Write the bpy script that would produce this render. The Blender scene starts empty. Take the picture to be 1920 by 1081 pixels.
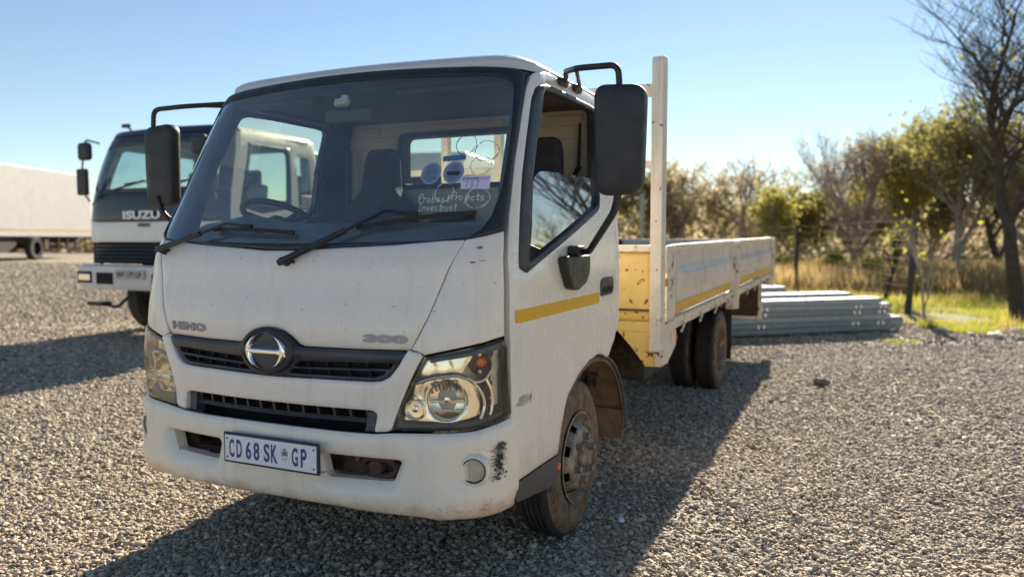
import bpy, bmesh, math, random
import numpy as np
from mathutils import Vector, Matrix, noise as mnoise
from mathutils.geometry import delaunay_2d_cdt

random.seed(7); RNG = np.random.default_rng(7)
SC = bpy.context.scene
COL = SC.collection

# ------------------------------------------------------------------ camera
cam_d = bpy.data.cameras.new("camera"); cam = bpy.data.objects.new("camera", cam_d); COL.objects.link(cam)
SC.camera = cam
cam_d.sensor_fit = 'HORIZONTAL'; cam_d.sensor_width = 36.0; cam_d.lens = 26.87
cam_d.clip_start = .05; cam_d.clip_end = 3000
cam.location = (2.292, -2.471, 1.539)
cam.rotation_euler = (math.radians(90 - 3.74), 0, math.radians(24.46))
cam_d.dof.use_dof = True; cam_d.dof.focus_distance = 3.5; cam_d.dof.aperture_fstop = 1.45

# ------------------------------------------------------------------ world, sun, exposure
SUN = Vector((-.16, 1.9, 1.0)).normalized()
elev = math.asin(SUN.z); azim = math.atan2(SUN.x, SUN.y)
w = bpy.data.worlds.new("World"); SC.world = w; w.use_nodes = True
nt = w.node_tree; bg = nt.nodes["Background"]
sky = nt.nodes.new("ShaderNodeTexSky"); sky.sky_type = 'NISHITA'; sky.sun_disc = False
sky.sun_elevation = elev; sky.sun_rotation = azim
sky.altitude = 0; sky.air_density = 1.0; sky.dust_density = .03; sky.ozone_density = 1.6
nt.links.new(sky.outputs[0], bg.inputs[0]); bg.inputs[1].default_value = .050
sd = bpy.data.lights.new("sun", 'SUN'); so = bpy.data.objects.new("sun", sd); COL.objects.link(so)
sd.energy = 5.0; sd.angle = math.radians(.55); sd.color = (1.0, .89, .73)
so.rotation_euler = SUN.to_track_quat('Z', 'Y').to_euler()
SC.view_settings.view_transform = 'Standard'; SC.view_settings.look = 'None'
SC.view_settings.exposure = 1.42; SC.view_settings.gamma = 1
SC.cycles.max_bounces = 10; SC.cycles.transparent_max_bounces = 24

# ------------------------------------------------------------------ materials
def M(name, col=(.5, .5, .5), rough=.5, metal=0., var=0., vs=6., bump=0., bs=60., col2=None, t0=.45, t1=.7,
      specks=None, coat=0., spec=.5, dirt=None, detail=4, streak=None):
    """Principled with noise tint, a second colour in noise blotches, specks, bump, and settled dirt with ragged edge"""
    m = bpy.data.materials.new(name); m.use_nodes = True; nt = m.node_tree; N = nt.nodes; L = nt.links
    b = N["Principled BSDF"]; b.inputs["Roughness"].default_value = rough; b.inputs["Metallic"].default_value = metal
    b.inputs["Coat Weight"].default_value = coat; b.inputs["Coat Roughness"].default_value = .08
    b.inputs["Specular IOR Level"].default_value = spec
    co = N.new("ShaderNodeTexCoord").outputs["Object"]
    def noise(s, d=detail, ro=.6, vec=None):
        n = N.new("ShaderNodeTexNoise"); n.inputs["Scale"].default_value = s; n.inputs["Detail"].default_value = d
        n.inputs["Roughness"].default_value = ro; L.new(vec or co, n.inputs["Vector"]); return n.outputs["Fac"]
    def mr(x, a, bb, c, d, cl=True):
        n = N.new("ShaderNodeMapRange"); n.clamp = cl; L.new(x, n.inputs[0])
        for i, v in enumerate((a, bb, c, d)): n.inputs[1 + i].default_value = v
        return n.outputs[0]
    def mix(f, a, bb, blend='MIX'):
        n = N.new("ShaderNodeMix"); n.data_type = 'RGBA'; n.blend_type = blend
        if hasattr(f, 'links'): L.new(f, n.inputs[0])
        else: n.inputs[0].default_value = f
        for i, v in ((6, a), (7, bb)):
            if hasattr(v, 'links'): L.new(v, n.inputs[i])
            else: n.inputs[i].default_value = (*v, 1)
        return n.outputs[2]
    c = None
    base = (*col,)
    if var:
        lo = tuple(max(0, x * (1 - var)) for x in col); hi = tuple(min(1, x * (1 + var)) for x in col)
        c = mix(mr(noise(vs), .3, .7, 0, 1), lo, hi)
    if col2: c = mix(mr(noise(vs * 1.7, 6, .7), t0, t1, 0, 1), c or base, col2)
    if specks:
        scol, ss, sth = specks
        c = mix(mr(noise(ss, 3, .6), sth, sth + .02, 0, 1), c or base, scol)
    if streak:
        mp = N.new("ShaderNodeMapping"); mp.inputs["Scale"].default_value = (16, 16, 1.1); L.new(co, mp.inputs["Vector"])
        c = mix(mr(noise(1.0, 5, .65, mp.outputs[0]), .54, .74, 0, streak[1]), c or base, streak[0])
    if dirt:
        dcol, z0, z1, amt = dirt
        geo = N.new("ShaderNodeNewGeometry"); sp = N.new("ShaderNodeSeparateXYZ"); L.new(geo.outputs["Position"], sp.inputs[0])
        g = mr(sp.outputs[2], z0, z1, 1, 0); nn = mr(noise(9, 6, .7), .25, .75, -.35, .45, False)
        a = N.new("ShaderNodeMath"); a.operation = 'ADD'; L.new(g, a.inputs[0]); L.new(nn, a.inputs[1])
        c = mix(mr(a.outputs[0], .35, 1.25, 0, amt), c or base, dcol)
    if c: L.new(c, b.inputs["Base Color"])
    else: b.inputs["Base Color"].default_value = (*base, 1)
    if bump:
        n = N.new("ShaderNodeBump"); n.inputs["Strength"].default_value = bump; n.inputs["Distance"].default_value = .01
        L.new(noise(bs, 5), n.inputs["Height"]); L.new(n.outputs[0], b.inputs["Normal"])
    if rough < .75 and var:
        r = mr(noise(vs * 3, 5), .3, .7, max(.02, rough * .75), min(1, rough * 1.3)); L.new(r, b.inputs["Roughness"])
    return m

def glass_mat(name, tint=(.75, .86, .84), dust_haze=.05, dcol=(.45, .5, .55), extra=.03, ior=1.52):
    m = bpy.data.materials.new(name); m.use_nodes = True; nt = m.node_tree; N = nt.nodes; L = nt.links
    N.remove(N["Principled BSDF"]); out = N["Material Output"]
    tr = N.new("ShaderNodeBsdfTransparent"); tr.inputs[0].default_value = (*tint, 1)
    gl = N.new("ShaderNodeBsdfAnisotropic") if False else N.new("ShaderNodeBsdfGlossy"); gl.inputs["Roughness"].default_value = .01
    fr = N.new("ShaderNodeFresnel"); fr.inputs[0].default_value = ior
    geo = N.new("ShaderNodeNewGeometry")
    # same Fresnel from either side of the thin pane
    mi = N.new("ShaderNodeMix"); mi.data_type = 'FLOAT'; L.new(geo.outputs["Backfacing"], mi.inputs[0])
    mi.inputs[2].default_value = ior; mi.inputs[3].default_value = 1 / ior; L.new(mi.outputs[0], fr.inputs[0])
    mu = N.new("ShaderNodeMath"); mu.operation = 'MULTIPLY_ADD'; L.new(fr.outputs[0], mu.inputs[0]); mu.inputs[1].default_value = 1.7; mu.inputs[2].default_value = extra
    mu.use_clamp = True
    mx = N.new("ShaderNodeMixShader"); L.new(mu.outputs[0], mx.inputs[0]); L.new(tr.outputs[0], mx.inputs[1]); L.new(gl.outputs[0], mx.inputs[2])
    df = N.new("ShaderNodeBsdfDiffuse"); df.inputs[0].default_value = (*dcol, 1)
    no = N.new("ShaderNodeTexNoise"); no.inputs["Scale"].default_value = 3.5; no.inputs["Detail"].default_value = 6
    co = N.new("ShaderNodeTexCoord"); L.new(co.outputs["Object"], no.inputs["Vector"])
    mr = N.new("ShaderNodeMapRange"); L.new(no.outputs["Fac"], mr.inputs[0])
    for i, v in enumerate((.3, .75, dust_haze * .5, dust_haze * 1.6)): mr.inputs[1 + i].default_value = v
    no2 = N.new("ShaderNodeTexNoise"); no2.inputs["Scale"].default_value = 55; no2.inputs["Detail"].default_value = 2
    L.new(co.outputs["Object"], no2.inputs["Vector"])
    mr2 = N.new("ShaderNodeMapRange"); L.new(no2.outputs["Fac"], mr2.inputs[0])
    for i, v in enumerate((.765, .78, 0, .5)): mr2.inputs[1 + i].default_value = v
    ad = N.new("ShaderNodeMath"); ad.operation = 'MAXIMUM'; L.new(mr.outputs[0], ad.inputs[0]); L.new(mr2.outputs[0], ad.inputs[1])
    m2 = N.new("ShaderNodeMixShader"); L.new(ad.outputs[0], m2.inputs[0]); L.new(mx.outputs[0], m2.inputs[1]); L.new(df.outputs[0], m2.inputs[2])
    L.new(m2.outputs[0], out.inputs[0])
    return m

CHIP = (.06, .045, .035)
paint = M("white_paint", (.85, .775, .70), .28, var=.03, vs=2.5, specks=(CHIP, 38, .735), coat=.5, dirt=((.42, .30, .17), .36, .62, .85), bump=.02, bs=4, streak=((.50, .41, .30), .28))
bumper_paint = M("bumper_paint", (.88, .80, .69), .42, var=.06, vs=3, specks=(CHIP, 30, .74), coat=.15, dirt=((.52, .31, .12), .40, .53, 1.0), bump=.04, bs=12, streak=((.50, .41, .30), .28))
door_paint = M("door_paint", (.83, .785, .72), .25, var=.03, vs=3, specks=(CHIP, 45, .745), coat=.4, dirt=((.40, .31, .20), .42, .75, .6), bump=.015, bs=4, streak=((.50, .41, .30), .28))
roof_paint = M("roof_paint", (.60, .59, .58), .4, var=.05, vs=4, coat=.3)
black_pl = M("black_plastic", (.020, .020, .023), .42, var=.3, vs=8, bump=.08, bs=160)
mirror_pl = M("mirror_plastic", (.028, .028, .032), .5, var=.25, vs=5, bump=.2, bs=300, specks=((.25, .25, .25), 34, .77))
grey_pl = M("grey_plastic", (.055, .053, .062), .4, var=.25, vs=9, bump=.05, bs=90)
rubber = M("rubber", (.018, .018, .019), .75, var=.3, vs=10, bump=.1, bs=100)
tyre_side = M("tyre_rubber", (.045, .038, .032), .8, var=.3, vs=8, bump=.15, bs=80, col2=(.22, .145, .085), t0=.36, t1=.62)
tread_m = M("tyre_tread", (.022, .021, .021), .85, var=.3, vs=14, bump=.3, bs=60, col2=(.07, .055, .045), t0=.5, t1=.8)
rim_m = M("dusty_rim", (.33, .30, .25), .55, metal=.35, var=.2, vs=10, bump=.2, bs=70, col2=(.16, .115, .075), t0=.42, t1=.62)
rim_r = M("rear_rim", (.25, .20, .155), .65, metal=.15, var=.2, vs=10, bump=.2, bs=70, col2=(.13, .09, .06), t0=.42, t1=.62)
nut_m = M("nut_steel", (.26, .23, .20), .5, metal=.5, var=.25, vs=30, col2=(.16, .11, .07), t0=.45, t1=.7)
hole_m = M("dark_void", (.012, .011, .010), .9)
under_m = M("underbody", (.028, .022, .017), .8, var=.5, vs=9, bump=.3, bs=50, col2=(.11, .075, .05), t0=.5, t1=.75)
rustbrown = M("rust_brown", (.06, .038, .030), .75, var=.4, vs=14, bump=.3, bs=60, col2=(.16, .085, .05), t0=.5, t1=.75)
dust_m = M("dusty_guard", (.20, .135, .075), .8, var=.35, vs=7, bump=.3, bs=40, col2=(.08, .055, .035), t0=.45, t1=.75)
chrome = M("chrome", (.86, .85, .83), .07, metal=1)
chrome_d = M("lamp_reflector", (.97, .89, .74), .2, metal=1)  # gold tint paints in the sunlit gravel mirrored by the bowls
amber = M("amber_plastic", (.75, .16, .02), .25, coat=.5)
orange_m = M("side_marker", (.65, .10, .015), .3, coat=.3)
lens_m = glass_mat("lamp_lens", (.97, .96, .93), .03, (.6, .55, .42), .0, 1.35)
lens_old = glass_mat("lamp_lens_yellowed", (.92, .88, .78), .22, (.66, .56, .38), .03, 1.42)
ws_glass = glass_mat("windscreen_glass", (.96, .98, .90), .085, (.34, .46, .58), .08, 1.52)  # bluish dust tone also paints sky haze onto the glass
door_glass2 = glass_mat("clear_door_glass", (.94, .98, .86), .02, (.5, .5, .5), .03)
door_glass = glass_mat("door_glass", (.78, .88, .86), .05, (.5, .56, .6), .16, 1.7)
rear_glass = glass_mat("rear_glass", (.92, .97, .86), .04, (.6, .62, .6), .02)
stripe_m = M("yellow_reflective_tape", (.74, .40, .015), .38, var=.06, vs=20, bump=.05, bs=300)
cream = M("cream_paint", (.72, .65, .54), .5, var=.08, vs=5, bump=.1, bs=60, specks=((.16, .09, .05), 20, .665), col2=(.55, .47, .36), t0=.55, t1=.8, coat=.1, streak=((.30, .21, .12), .5))
cream_rusty = M("chipped_cream_paint", (.68, .60, .47), .55, var=.1, vs=5, bump=.15, bs=60, specks=((.20, .11, .05), 12, .60))
dropside_m = M("dropside_paint", (.66, .59, .50), .5, var=.12, vs=2, bump=.1, bs=30, specks=((.20, .11, .06), 19, .68), col2=(.42, .36, .29), t0=.60, t1=.8, coat=.1, streak=((.26, .18, .11), .6))
ochre = M("ochre_paint", (.76, .53, .17), .5, var=.12, vs=3.5, bump=.12, bs=60, specks=((.13, .055, .025), 21, .62), coat=.1)
bed_in = M("bed_inner", (.05, .026, .028), .8, var=.4, vs=10, bump=.2, bs=50)
beige = M("beige_trim", (.50, .43, .33), .75, var=.08, vs=5, bump=.05, bs=120)
headliner = M("headliner", (.10, .075, .066), .9, var=.1, vs=8, bump=.1, bs=200)
dash_m = M("dash_plastic", (.10, .125, .13), .55, var=.12, vs=6, bump=.1, bs=250)  # lifted teal tone paints in the haze of the glass in front
seat_m = M("seat_fabric", (.028, .028, .034), .9, var=.3, vs=20, bump=.3, bs=260)
plate_w = M("plate_white", (.82, .81, .86), .35, var=.03, vs=30)
plate_b = M("plate_blue", (.025, .045, .22), .4)
plate_fr = M("plate_frame", (.022, .022, .06), .4)
plate_red = M("plate_red", (.55, .12, .12), .5)
ink = M("dark_ink", (.03, .025, .05), .5)
badge_grey = M("badge_residue", (.22, .20, .20), .6, var=.25, vs=90)
badge_lt = M("badge_ghost", (.40, .37, .38), .55, var=.15, vs=90)
sticker_w = M("paper_lilac", (.66, .60, .82), .7)
sticker_b = M("disc_blue", (.20, .28, .42), .6, var=.1, vs=60)
tape_b = M("blue_tape", (.07, .17, .32), .5)
chalk = M("white_marker", (.75, .78, .80), .8)
ring_m = M("glue_ring", (.55, .58, .58), .8)
scuff_m = M("scuff_black", (.02, .02, .02), .7)
gal_m = M("galvanised_steel", (.36, .385, .39), .65, metal=.1, var=.12, vs=8, bump=.05, bs=60)
gal_d = M("weathered_galvanised", (.26, .285, .29), .65, metal=.1, var=.15, vs=8, bump=.08, bs=60)

# ------------------------------------------------------------------ object helpers
def link(o): COL.objects.link(o); return o
def tag(o, label=None, cat=None, group=None, kind=None):
    if label: o["label"] = label
    if cat: o["category"] = cat
    if group: o["group"] = group
    if kind: o["kind"] = kind
    return o
def empty(name, loc=(0, 0, 0), rz=0, label=None, cat=None, group=None):
    o = link(bpy.data.objects.new(name, None)); o.location = loc; o.rotation_euler = (0, 0, rz); o.empty_display_size = .2
    return tag(o, label, cat, group)
def mkobj(name, verts, faces, mat, parent=None, smooth=True, ang=40, bevel=0, seg=2, label=None, solid=0):
    me = bpy.data.meshes.new(name); me.from_pydata([tuple(map(float, v)) for v in verts], [], [tuple(map(int, f)) for f in faces])
    for mm in (mat if isinstance(mat, (list, tuple)) else [mat]): me.materials.append(mm)
    me.validate(); 
    if smooth:
        me.polygons.foreach_set("use_smooth", [True] * len(me.polygons))
        me.set_sharp_from_angle(angle=math.radians(ang))
    me.update()
    o = link(bpy.data.objects.new(name, me)); o.parent = parent
    if solid:
        md = o.modifiers.new("solid", 'SOLIDIFY'); md.thickness = solid; md.offset = -1
    if bevel:
        md = o.modifiers.new("bevel", 'BEVEL'); md.width = bevel; md.segments = seg; md.limit_method = 'ANGLE'; md.angle_limit = math.radians(35)
        md.harden_normals = True
    if label: o["label"] = label
    return o
def frame(d, up=(0, 0, 1)):
    d = Vector(d).normalized(); u = Vector(up)
    if abs(d.dot(u)) > .98: u = Vector((1, 0, 0))
    a = u.cross(d).normalized(); return a, d.cross(a)

class MB:
    def __init__(s): s.v = []; s.f = []
    def add(s, v, f):
        n = len(s.v); s.v += [tuple(x) for x in v]; s.f += [tuple(i + n for i in q) for q in f]; return s
    def box(s, c, d, rz=0, ry=0, rx=0):
        R = Matrix.Rotation(rz, 3, 'Z') @ Matrix.Rotation(ry, 3, 'Y') @ Matrix.Rotation(rx, 3, 'X'); c = Vector(c)
        v = [c + R @ Vector((x * d[0] / 2, y * d[1] / 2, z * d[2] / 2)) for x in (-1, 1) for y in (-1, 1) for z in (-1, 1)]
        return s.add(v, [(0, 1, 3, 2), (4, 6, 7, 5), (0, 4, 5, 1), (2, 3, 7, 6), (0, 2, 6, 4), (1, 5, 7, 3)])
    def bb(s, x0, x1, y0, y1, z0, z1): return s.box(((x0 + x1) / 2, (y0 + y1) / 2, (z0 + z1) / 2), (x1 - x0, y1 - y0, z1 - z0))
    def bar(s, p0, p1, wd, h, up=(0, 0, 1)):
        p0, p1 = Vector(p0), Vector(p1); a, b = frame(p1 - p0, up)
        v = [p + a * sx * wd / 2 + b * sy * h / 2 for p in (p0, p1) for sx, sy in ((-1, -1), (1, -1), (1, 1), (-1, 1))]
        return s.add(v, [(3, 2, 1, 0), (4, 5, 6, 7), (0, 1, 5, 4), (1, 2, 6, 5), (2, 3, 7, 6), (3, 0, 4, 7)])
    def tube(s, pts, r, n=10, cap=True):
        pts = [Vector(p) for p in pts]; k = len(pts); rs = r if isinstance(r, (list, tuple)) else [r] * k
        v = []; a0 = None
        for i, p in enumerate(pts):
            d = (pts[min(i + 1, k - 1)] - pts[max(i - 1, 0)]).normalized()
            if a0 is None: a, b = frame(d)
            else:
                a = (a0 - d * a0.dot(d)).normalized(); b = d.cross(a)
            a0 = a
            v += [p + (a * math.cos(t) + b * math.sin(t)) * rs[i] for t in [2 * math.pi * j / n for j in range(n)]]
        f = [(i * n + j, i * n + (j + 1) % n, (i + 1) * n + (j + 1) % n, (i + 1) * n + j) for i in range(k - 1) for j in range(n)]
        if cap: f += [tuple(range(n - 1, -1, -1)), tuple((k - 1) * n + j for j in range(n))]
        return s.add(v, f)
    def lathe(s, prof, o, ax, n=48, close=False):
        """prof: (r, along-axis) pairs"""
        o = Vector(o); ax = Vector(ax).normalized(); a, b = frame(ax); k = len(prof)
        v = [o + ax * h + (a * math.cos(2 * math.pi * j / n) + b * math.sin(2 * math.pi * j / n)) * max(r, 1e-5) for r, h in prof for j in range(n)]
        f = [(i * n + j, i * n + (j + 1) % n, (i + 1) * n + (j + 1) % n, (i + 1) * n + j) for i in range(k - 1 + (1 if close else 0)) for j in range(n)]
        if close: f = [tuple(x % (k * n) for x in q) for q in f]
        return s.add(v, f)
    def prism(s, poly, fn, t0, t1):
        """poly of (a,b), fn(a,b,t)->xyz"""
        n = len(poly); v = [fn(a, b, t) for t in (t0, t1) for a, b in poly]
        return s.add(v, [tuple(range(n - 1, -1, -1)), tuple(range(n, 2 * n))] + [(i, (i + 1) % n, n + (i + 1) % n, n + i) for i in range(n)])
    def out(s, name, mat, parent=None, fixn=True, **k):
        o = mkobj(name, s.v, s.f, mat, parent, **k)
        if fixn:
            bm = bmesh.new(); bm.from_mesh(o.data); bmesh.ops.recalc_face_normals(bm, faces=bm.faces); bm.to_mesh(o.data); bm.free()
        return o

def smoothpath(pts, n=6):
    P_ = [Vector(p) for p in pts]; out = []
    for i in range(len(P_) - 1):
        a, b, c, d = P_[max(i - 1, 0)], P_[i], P_[i + 1], P_[min(i + 2, len(P_) - 1)]
        for j in range(n):
            t = j / n; out.append(.5 * ((2 * b) + (c - a) * t + (2 * a - 5 * b + 4 * c - d) * t * t + (3 * b - a - 3 * c + d) * t ** 3))
    out.append(P_[-1]); return out
def bendpath(pts, r=.04, n=6):
    P_ = [Vector(p) for p in pts]; out = [P_[0]]
    for i in range(1, len(P_) - 1):
        a, b, c = P_[i - 1], P_[i], P_[i + 1]; ra = min(r, (a - b).length * .45, (c - b).length * .45)
        p0 = b + (a - b).normalized() * ra; p1 = b + (c - b).normalized() * ra
        for j in range(n + 1): t = j / n; out.append(p0 * (1 - t) ** 2 + b * 2 * t * (1 - t) + p1 * t * t)
    out.append(P_[-1]); return out
def rc(poly, r, n=5):
    """round the corners of a closed 2D polygon"""
    out = []; k = len(poly)
    for i in range(k):
        a, b, c = (np.array(poly[j % k][:2], float) for j in (i - 1, i, i + 1)); rr = poly[i][2] if len(poly[i]) > 2 else r
        la, lc = np.linalg.norm(a - b), np.linalg.norm(c - b); q = min(rr, la * .45, lc * .45)
        if q < 1e-4: out.append(tuple(b)); continue
        p0 = b + (a - b) / la * q; p1 = b + (c - b) / lc * q
        for j in range(n + 1): t = j / n; out.append(tuple(p0 * (1 - t) ** 2 + b * 2 * t * (1 - t) + p1 * t * t))
    return out

# ------------------------------------------------------------------ curved cab skin
def stab(t, x):
    xs = np.array([a[0] for a in t], float); ys = np.array([a[1] for a in t], float)
    m = np.zeros(len(xs)); d = np.diff(ys) / np.diff(xs)
    m[1:-1] = (d[:-1] * np.diff(xs)[1:] + d[1:] * np.diff(xs)[:-1]) / (xs[2:] - xs[:-2]); m[0] = d[0]; m[-1] = d[-1]
    x = np.clip(x, xs[0], xs[-1]); i = np.clip(np.searchsorted(xs, x) - 1, 0, len(xs) - 2)
    h = xs[i + 1] - xs[i]; t = (x - xs[i]) / h
    return (2*t**3-3*t**2+1)*ys[i] + (t**3-2*t**2+t)*h*m[i] + (-2*t**3+3*t**2)*ys[i+1] + (t**3-t**2)*h*m[i+1]
def ss(a, b, x): t = np.clip((x - a) / (b - a), 0, 1); return t * t * (3 - 2 * t)
class Skin:
    def __init__(s, Y0, WZ, BZ, GX, GY, YR, cs=1.05, ce=.42): s.__dict__.update(Y0=Y0, WZ=WZ, BZ=BZ, GX=GX, GY=GY, YR=YR, cs=cs, ce=ce); s.ls = YR - .4
    def P(s, u, z):
        u = np.asarray(u, float); z = np.asarray(z, float); a = np.abs(u); sg = np.sign(u)
        y0, w_, b = stab(s.Y0, z), stab(s.WZ, z), stab(s.BZ, z); a1 = np.minimum(a, 1)
        x = w_ * stab(s.GX, a1); yc = y0 + b * stab(s.GY, a1); e = y0 + b * s.ce
        return np.stack([sg * x, np.where(a > 1, e + (a - 1) * (s.YR - e), yc), z + 0 * u], -1)
    def s_of(s, u): u = np.asarray(u, float); a = np.abs(u); return np.sign(u) * np.where(a > 1, s.cs + (a - 1) * s.ls, a * s.cs)
    def u_of(s, q): q = np.asarray(q, float); a = np.abs(q); return np.sign(q) * np.where(a > s.cs, 1 + (a - s.cs) / s.ls, a / s.cs)
    def PN(s, u, z):
        e = 1e-3; p = s.P(u, z); q = s.s_of(u)
        du = s.P(s.u_of(q + e), z) - s.P(s.u_of(q - e), z); dz = s.P(u, z + e) - s.P(u, z - e)
        n = np.cross(du, dz); return p, n / np.linalg.norm(n, axis=-1, keepdims=True)
    def at(s, u, z, off=0):
        p, n = s.PN(np.array([u]), np.array([z])); return Vector(p[0] + n[0] * off)
    def nrm(s, u, z): return Vector(s.PN(np.array([u]), np.array([z]))[1][0])

def inpoly(pts, poly):
    x, y = pts[:, 0], pts[:, 1]; c = np.zeros(len(pts), bool); p = np.asarray(poly); q = np.roll(p, 1, 0)
    for (x1, y1), (x2, y2) in zip(p, q):
        k = (y1 > y) != (y2 > y); c ^= k & (x < (x2 - x1) * (y - y1) / ((y2 - y1) or 1e-12) + x1)
    return c
def bdist(pts, loops):
    d = np.full(len(pts), 1e9)
    for lp in loops:
        p = np.asarray(lp); q = np.roll(p, -1, 0)
        for a, b in zip(p, q):
            ab = b - a; t = np.clip(((pts - a) @ ab) / max(ab @ ab, 1e-12), 0, 1)
            d = np.minimum(d, np.linalg.norm(pts - (a + t[:, None] * ab), axis=1))
    return d
def resample(lp, h):
    out = []; p = np.asarray(lp, float)
    for a, b in zip(p, np.roll(p, -1, 0)):
        n = max(1, int(np.ceil(np.linalg.norm(b - a) / h)))
        for j in range(n): out.append(a + (b - a) * j / n)
    return np.array(out)
def sym(half):
    """half outline from the centre line round to the centre line, on u>=0"""
    return list(half) + [(-p[0],) + tuple(p[1:]) for p in reversed(half) if p[0] > 1e-6]
def panel(name, sk, outer, holes=(), off=0., thick=.02, roll=.003, rw=.008, mat=None, parent=None, cell=.035, disp=None,
          hb=.022, mirror=False, back=False, label=None):
    S = sk.s_of; loops = []
    for i, lp in enumerate([outer] + list(holes)):
        a = np.array([p[:2] for p in lp], float)
        if mirror: a[:, 0] *= -1
        a[:, 0] = S(a[:, 0]); a = resample(a, hb)
        area = np.sum(a[:, 0] * np.roll(a[:, 1], -1) - np.roll(a[:, 0], -1) * a[:, 1])
        if (area > 0) != (i == 0): a = a[::-1]
        loops.append(a)
    pts = []; cons = []
    for a in loops:
        n0 = len(pts); pts += list(a); cons += [(n0 + j, n0 + (j + 1) % len(a)) for j in range(len(a))]
    nb = len(pts); extra = []
    for a in loops:
        t = np.roll(a, -1, 0) - np.roll(a, 1, 0); t /= np.linalg.norm(t, axis=1, keepdims=True) + 1e-12
        nn = np.stack([-t[:, 1], t[:, 0]], 1)
        for k in (.4, 1.0): extra.append(a + nn * rw * k)
    extra = np.concatenate(extra)
    lo = loops[0].min(0); hi = loops[0].max(0)
    gx = np.arange(lo[0] - .001, hi[0], cell); gy = np.arange(lo[1], hi[1], cell)
    G = np.stack(np.meshgrid(gx, gy), -1).reshape(-1, 2)
    def inside(q):
        k = inpoly(q, loops[0])
        for h in loops[1:]: k &= ~inpoly(q, h)
        return k
    G = G[inside(G)]
    if len(G): G = G[bdist(G, loops) > max(rw * 1.8, cell * .4)]
    extra = extra[inside(extra)]; extra = extra[bdist(extra, loops) > rw * .3]
    allp = np.concatenate([np.array(pts), extra, G]) if len(G) else np.concatenate([np.array(pts), extra])
    r = delaunay_2d_cdt([Vector(p) for p in allp], cons, [], 0, 1e-5)
    V = np.array([tuple(v) for v in r[0]]); F = np.array([f for f in r[2] if len(f) == 3])
    c = V[F].mean(1); F = F[inside(c)]
    a, b, cc = V[F[:, 0]], V[F[:, 1]], V[F[:, 2]]
    ar = (b[:, 0]-a[:, 0])*(cc[:, 1]-a[:, 1])-(b[:, 1]-a[:, 1])*(cc[:, 0]-a[:, 0]); F = F[np.abs(ar) > 1e-10]; ar = ar[np.abs(ar) > 1e-10]
    F[ar < 0] = F[ar < 0][:, ::-1]
    d = bdist(V, loops); U = sk.u_of(V[:, 0]); p, n = sk.PN(U, V[:, 1])
    h = off - roll * np.clip(1 - d / rw, 0, 1) ** 2
    if disp is not None: h = h + disp(U, V[:, 1])
    X = list(p + n * h[:, None]); faces = [tuple(f) for f in F]
    if thick:
        for lp in loops:
            ul = sk.u_of(lp[:, 0]); pp, nn = sk.PN(ul, lp[:, 1]); hh = off - roll
            if disp is not None: hh = hh + disp(ul, lp[:, 1])
            else: hh = np.full(len(lp), hh)
            k0 = len(X); m_ = len(lp); X += list(pp + nn * hh[:, None]) + list(pp + nn * (hh - thick)[:, None])
            faces += [(k0 + j, k0 + m_ + j, k0 + m_ + (j + 1) % m_, k0 + (j + 1) % m_) for j in range(m_)]
    if back:
        k0 = len(X); X += list(p + n * (h - thick)[:, None]); faces += [tuple(k0 + i for i in reversed(f)) for f in F]
    return mkobj(name, X, faces, mat, parent, ang=50, label=label)

FONT = None
def text_verts(txt, size=1., bold=0., shear=0., spacing=1.):
    cu = bpy.data.curves.new("t", 'FONT'); cu.body = txt; cu.size = size; cu.offset = bold; cu.shear = shear; cu.space_character = spacing
    cu.align_x = 'CENTER'; cu.align_y = 'CENTER'; cu.resolution_u = 4
    o = link(bpy.data.objects.new("t", cu)); dg = bpy.context.evaluated_depsgraph_get(); me = bpy.data.meshes.new_from_object(o.evaluated_get(dg))
    V = np.array([v.co[:2] for v in me.vertices]); F = [tuple(p.vertices) for p in me.polygons]
    bpy.data.objects.remove(o); bpy.data.curves.remove(cu); bpy.data.meshes.remove(me)
    lo, hi = V.min(0), V.max(0); return (V - (lo + hi) / 2), F, hi - lo
def fit_text(txt, w_, h_, **k):
    V, F, sz = text_verts(txt, **k); return V / sz * np.array([w_, h_]), F
def skin_text(name, sk, txt, u0, z0, w_, h_, off, mat, parent, bold=0., shear=0.):
    V, F = fit_text(txt, w_, h_, bold=bold, shear=shear); s0 = float(sk.s_of(u0))
    p, n = sk.PN(sk.u_of(s0 + V[:, 0]), z0 + V[:, 1]); return mkobj(name, p + n * off, F, mat, parent, smooth=False)
def flat_text(name, txt, c, ax, ay, w_, h_, mat, parent, bold=0.):
    V, F = fit_text(txt, w_, h_, bold=bold); c, ax, ay = Vector(c), Vector(ax), Vector(ay)
    return mkobj(name, [c + ax * v[0] + ay * v[1] for v in V], F, mat, parent, smooth=False)
def skin_tube(sk, uv, off, r, n=8): return [sk.at(u, z, off) for u, z in uv], r, n
def skin_poly(name, sk, poly, off, mat, parent, cell=.02, **k): return panel(name, sk, poly, off=off, thick=0, roll=0, rw=.001, mat=mat, parent=parent, cell=cell, hb=.02, **k)
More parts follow.
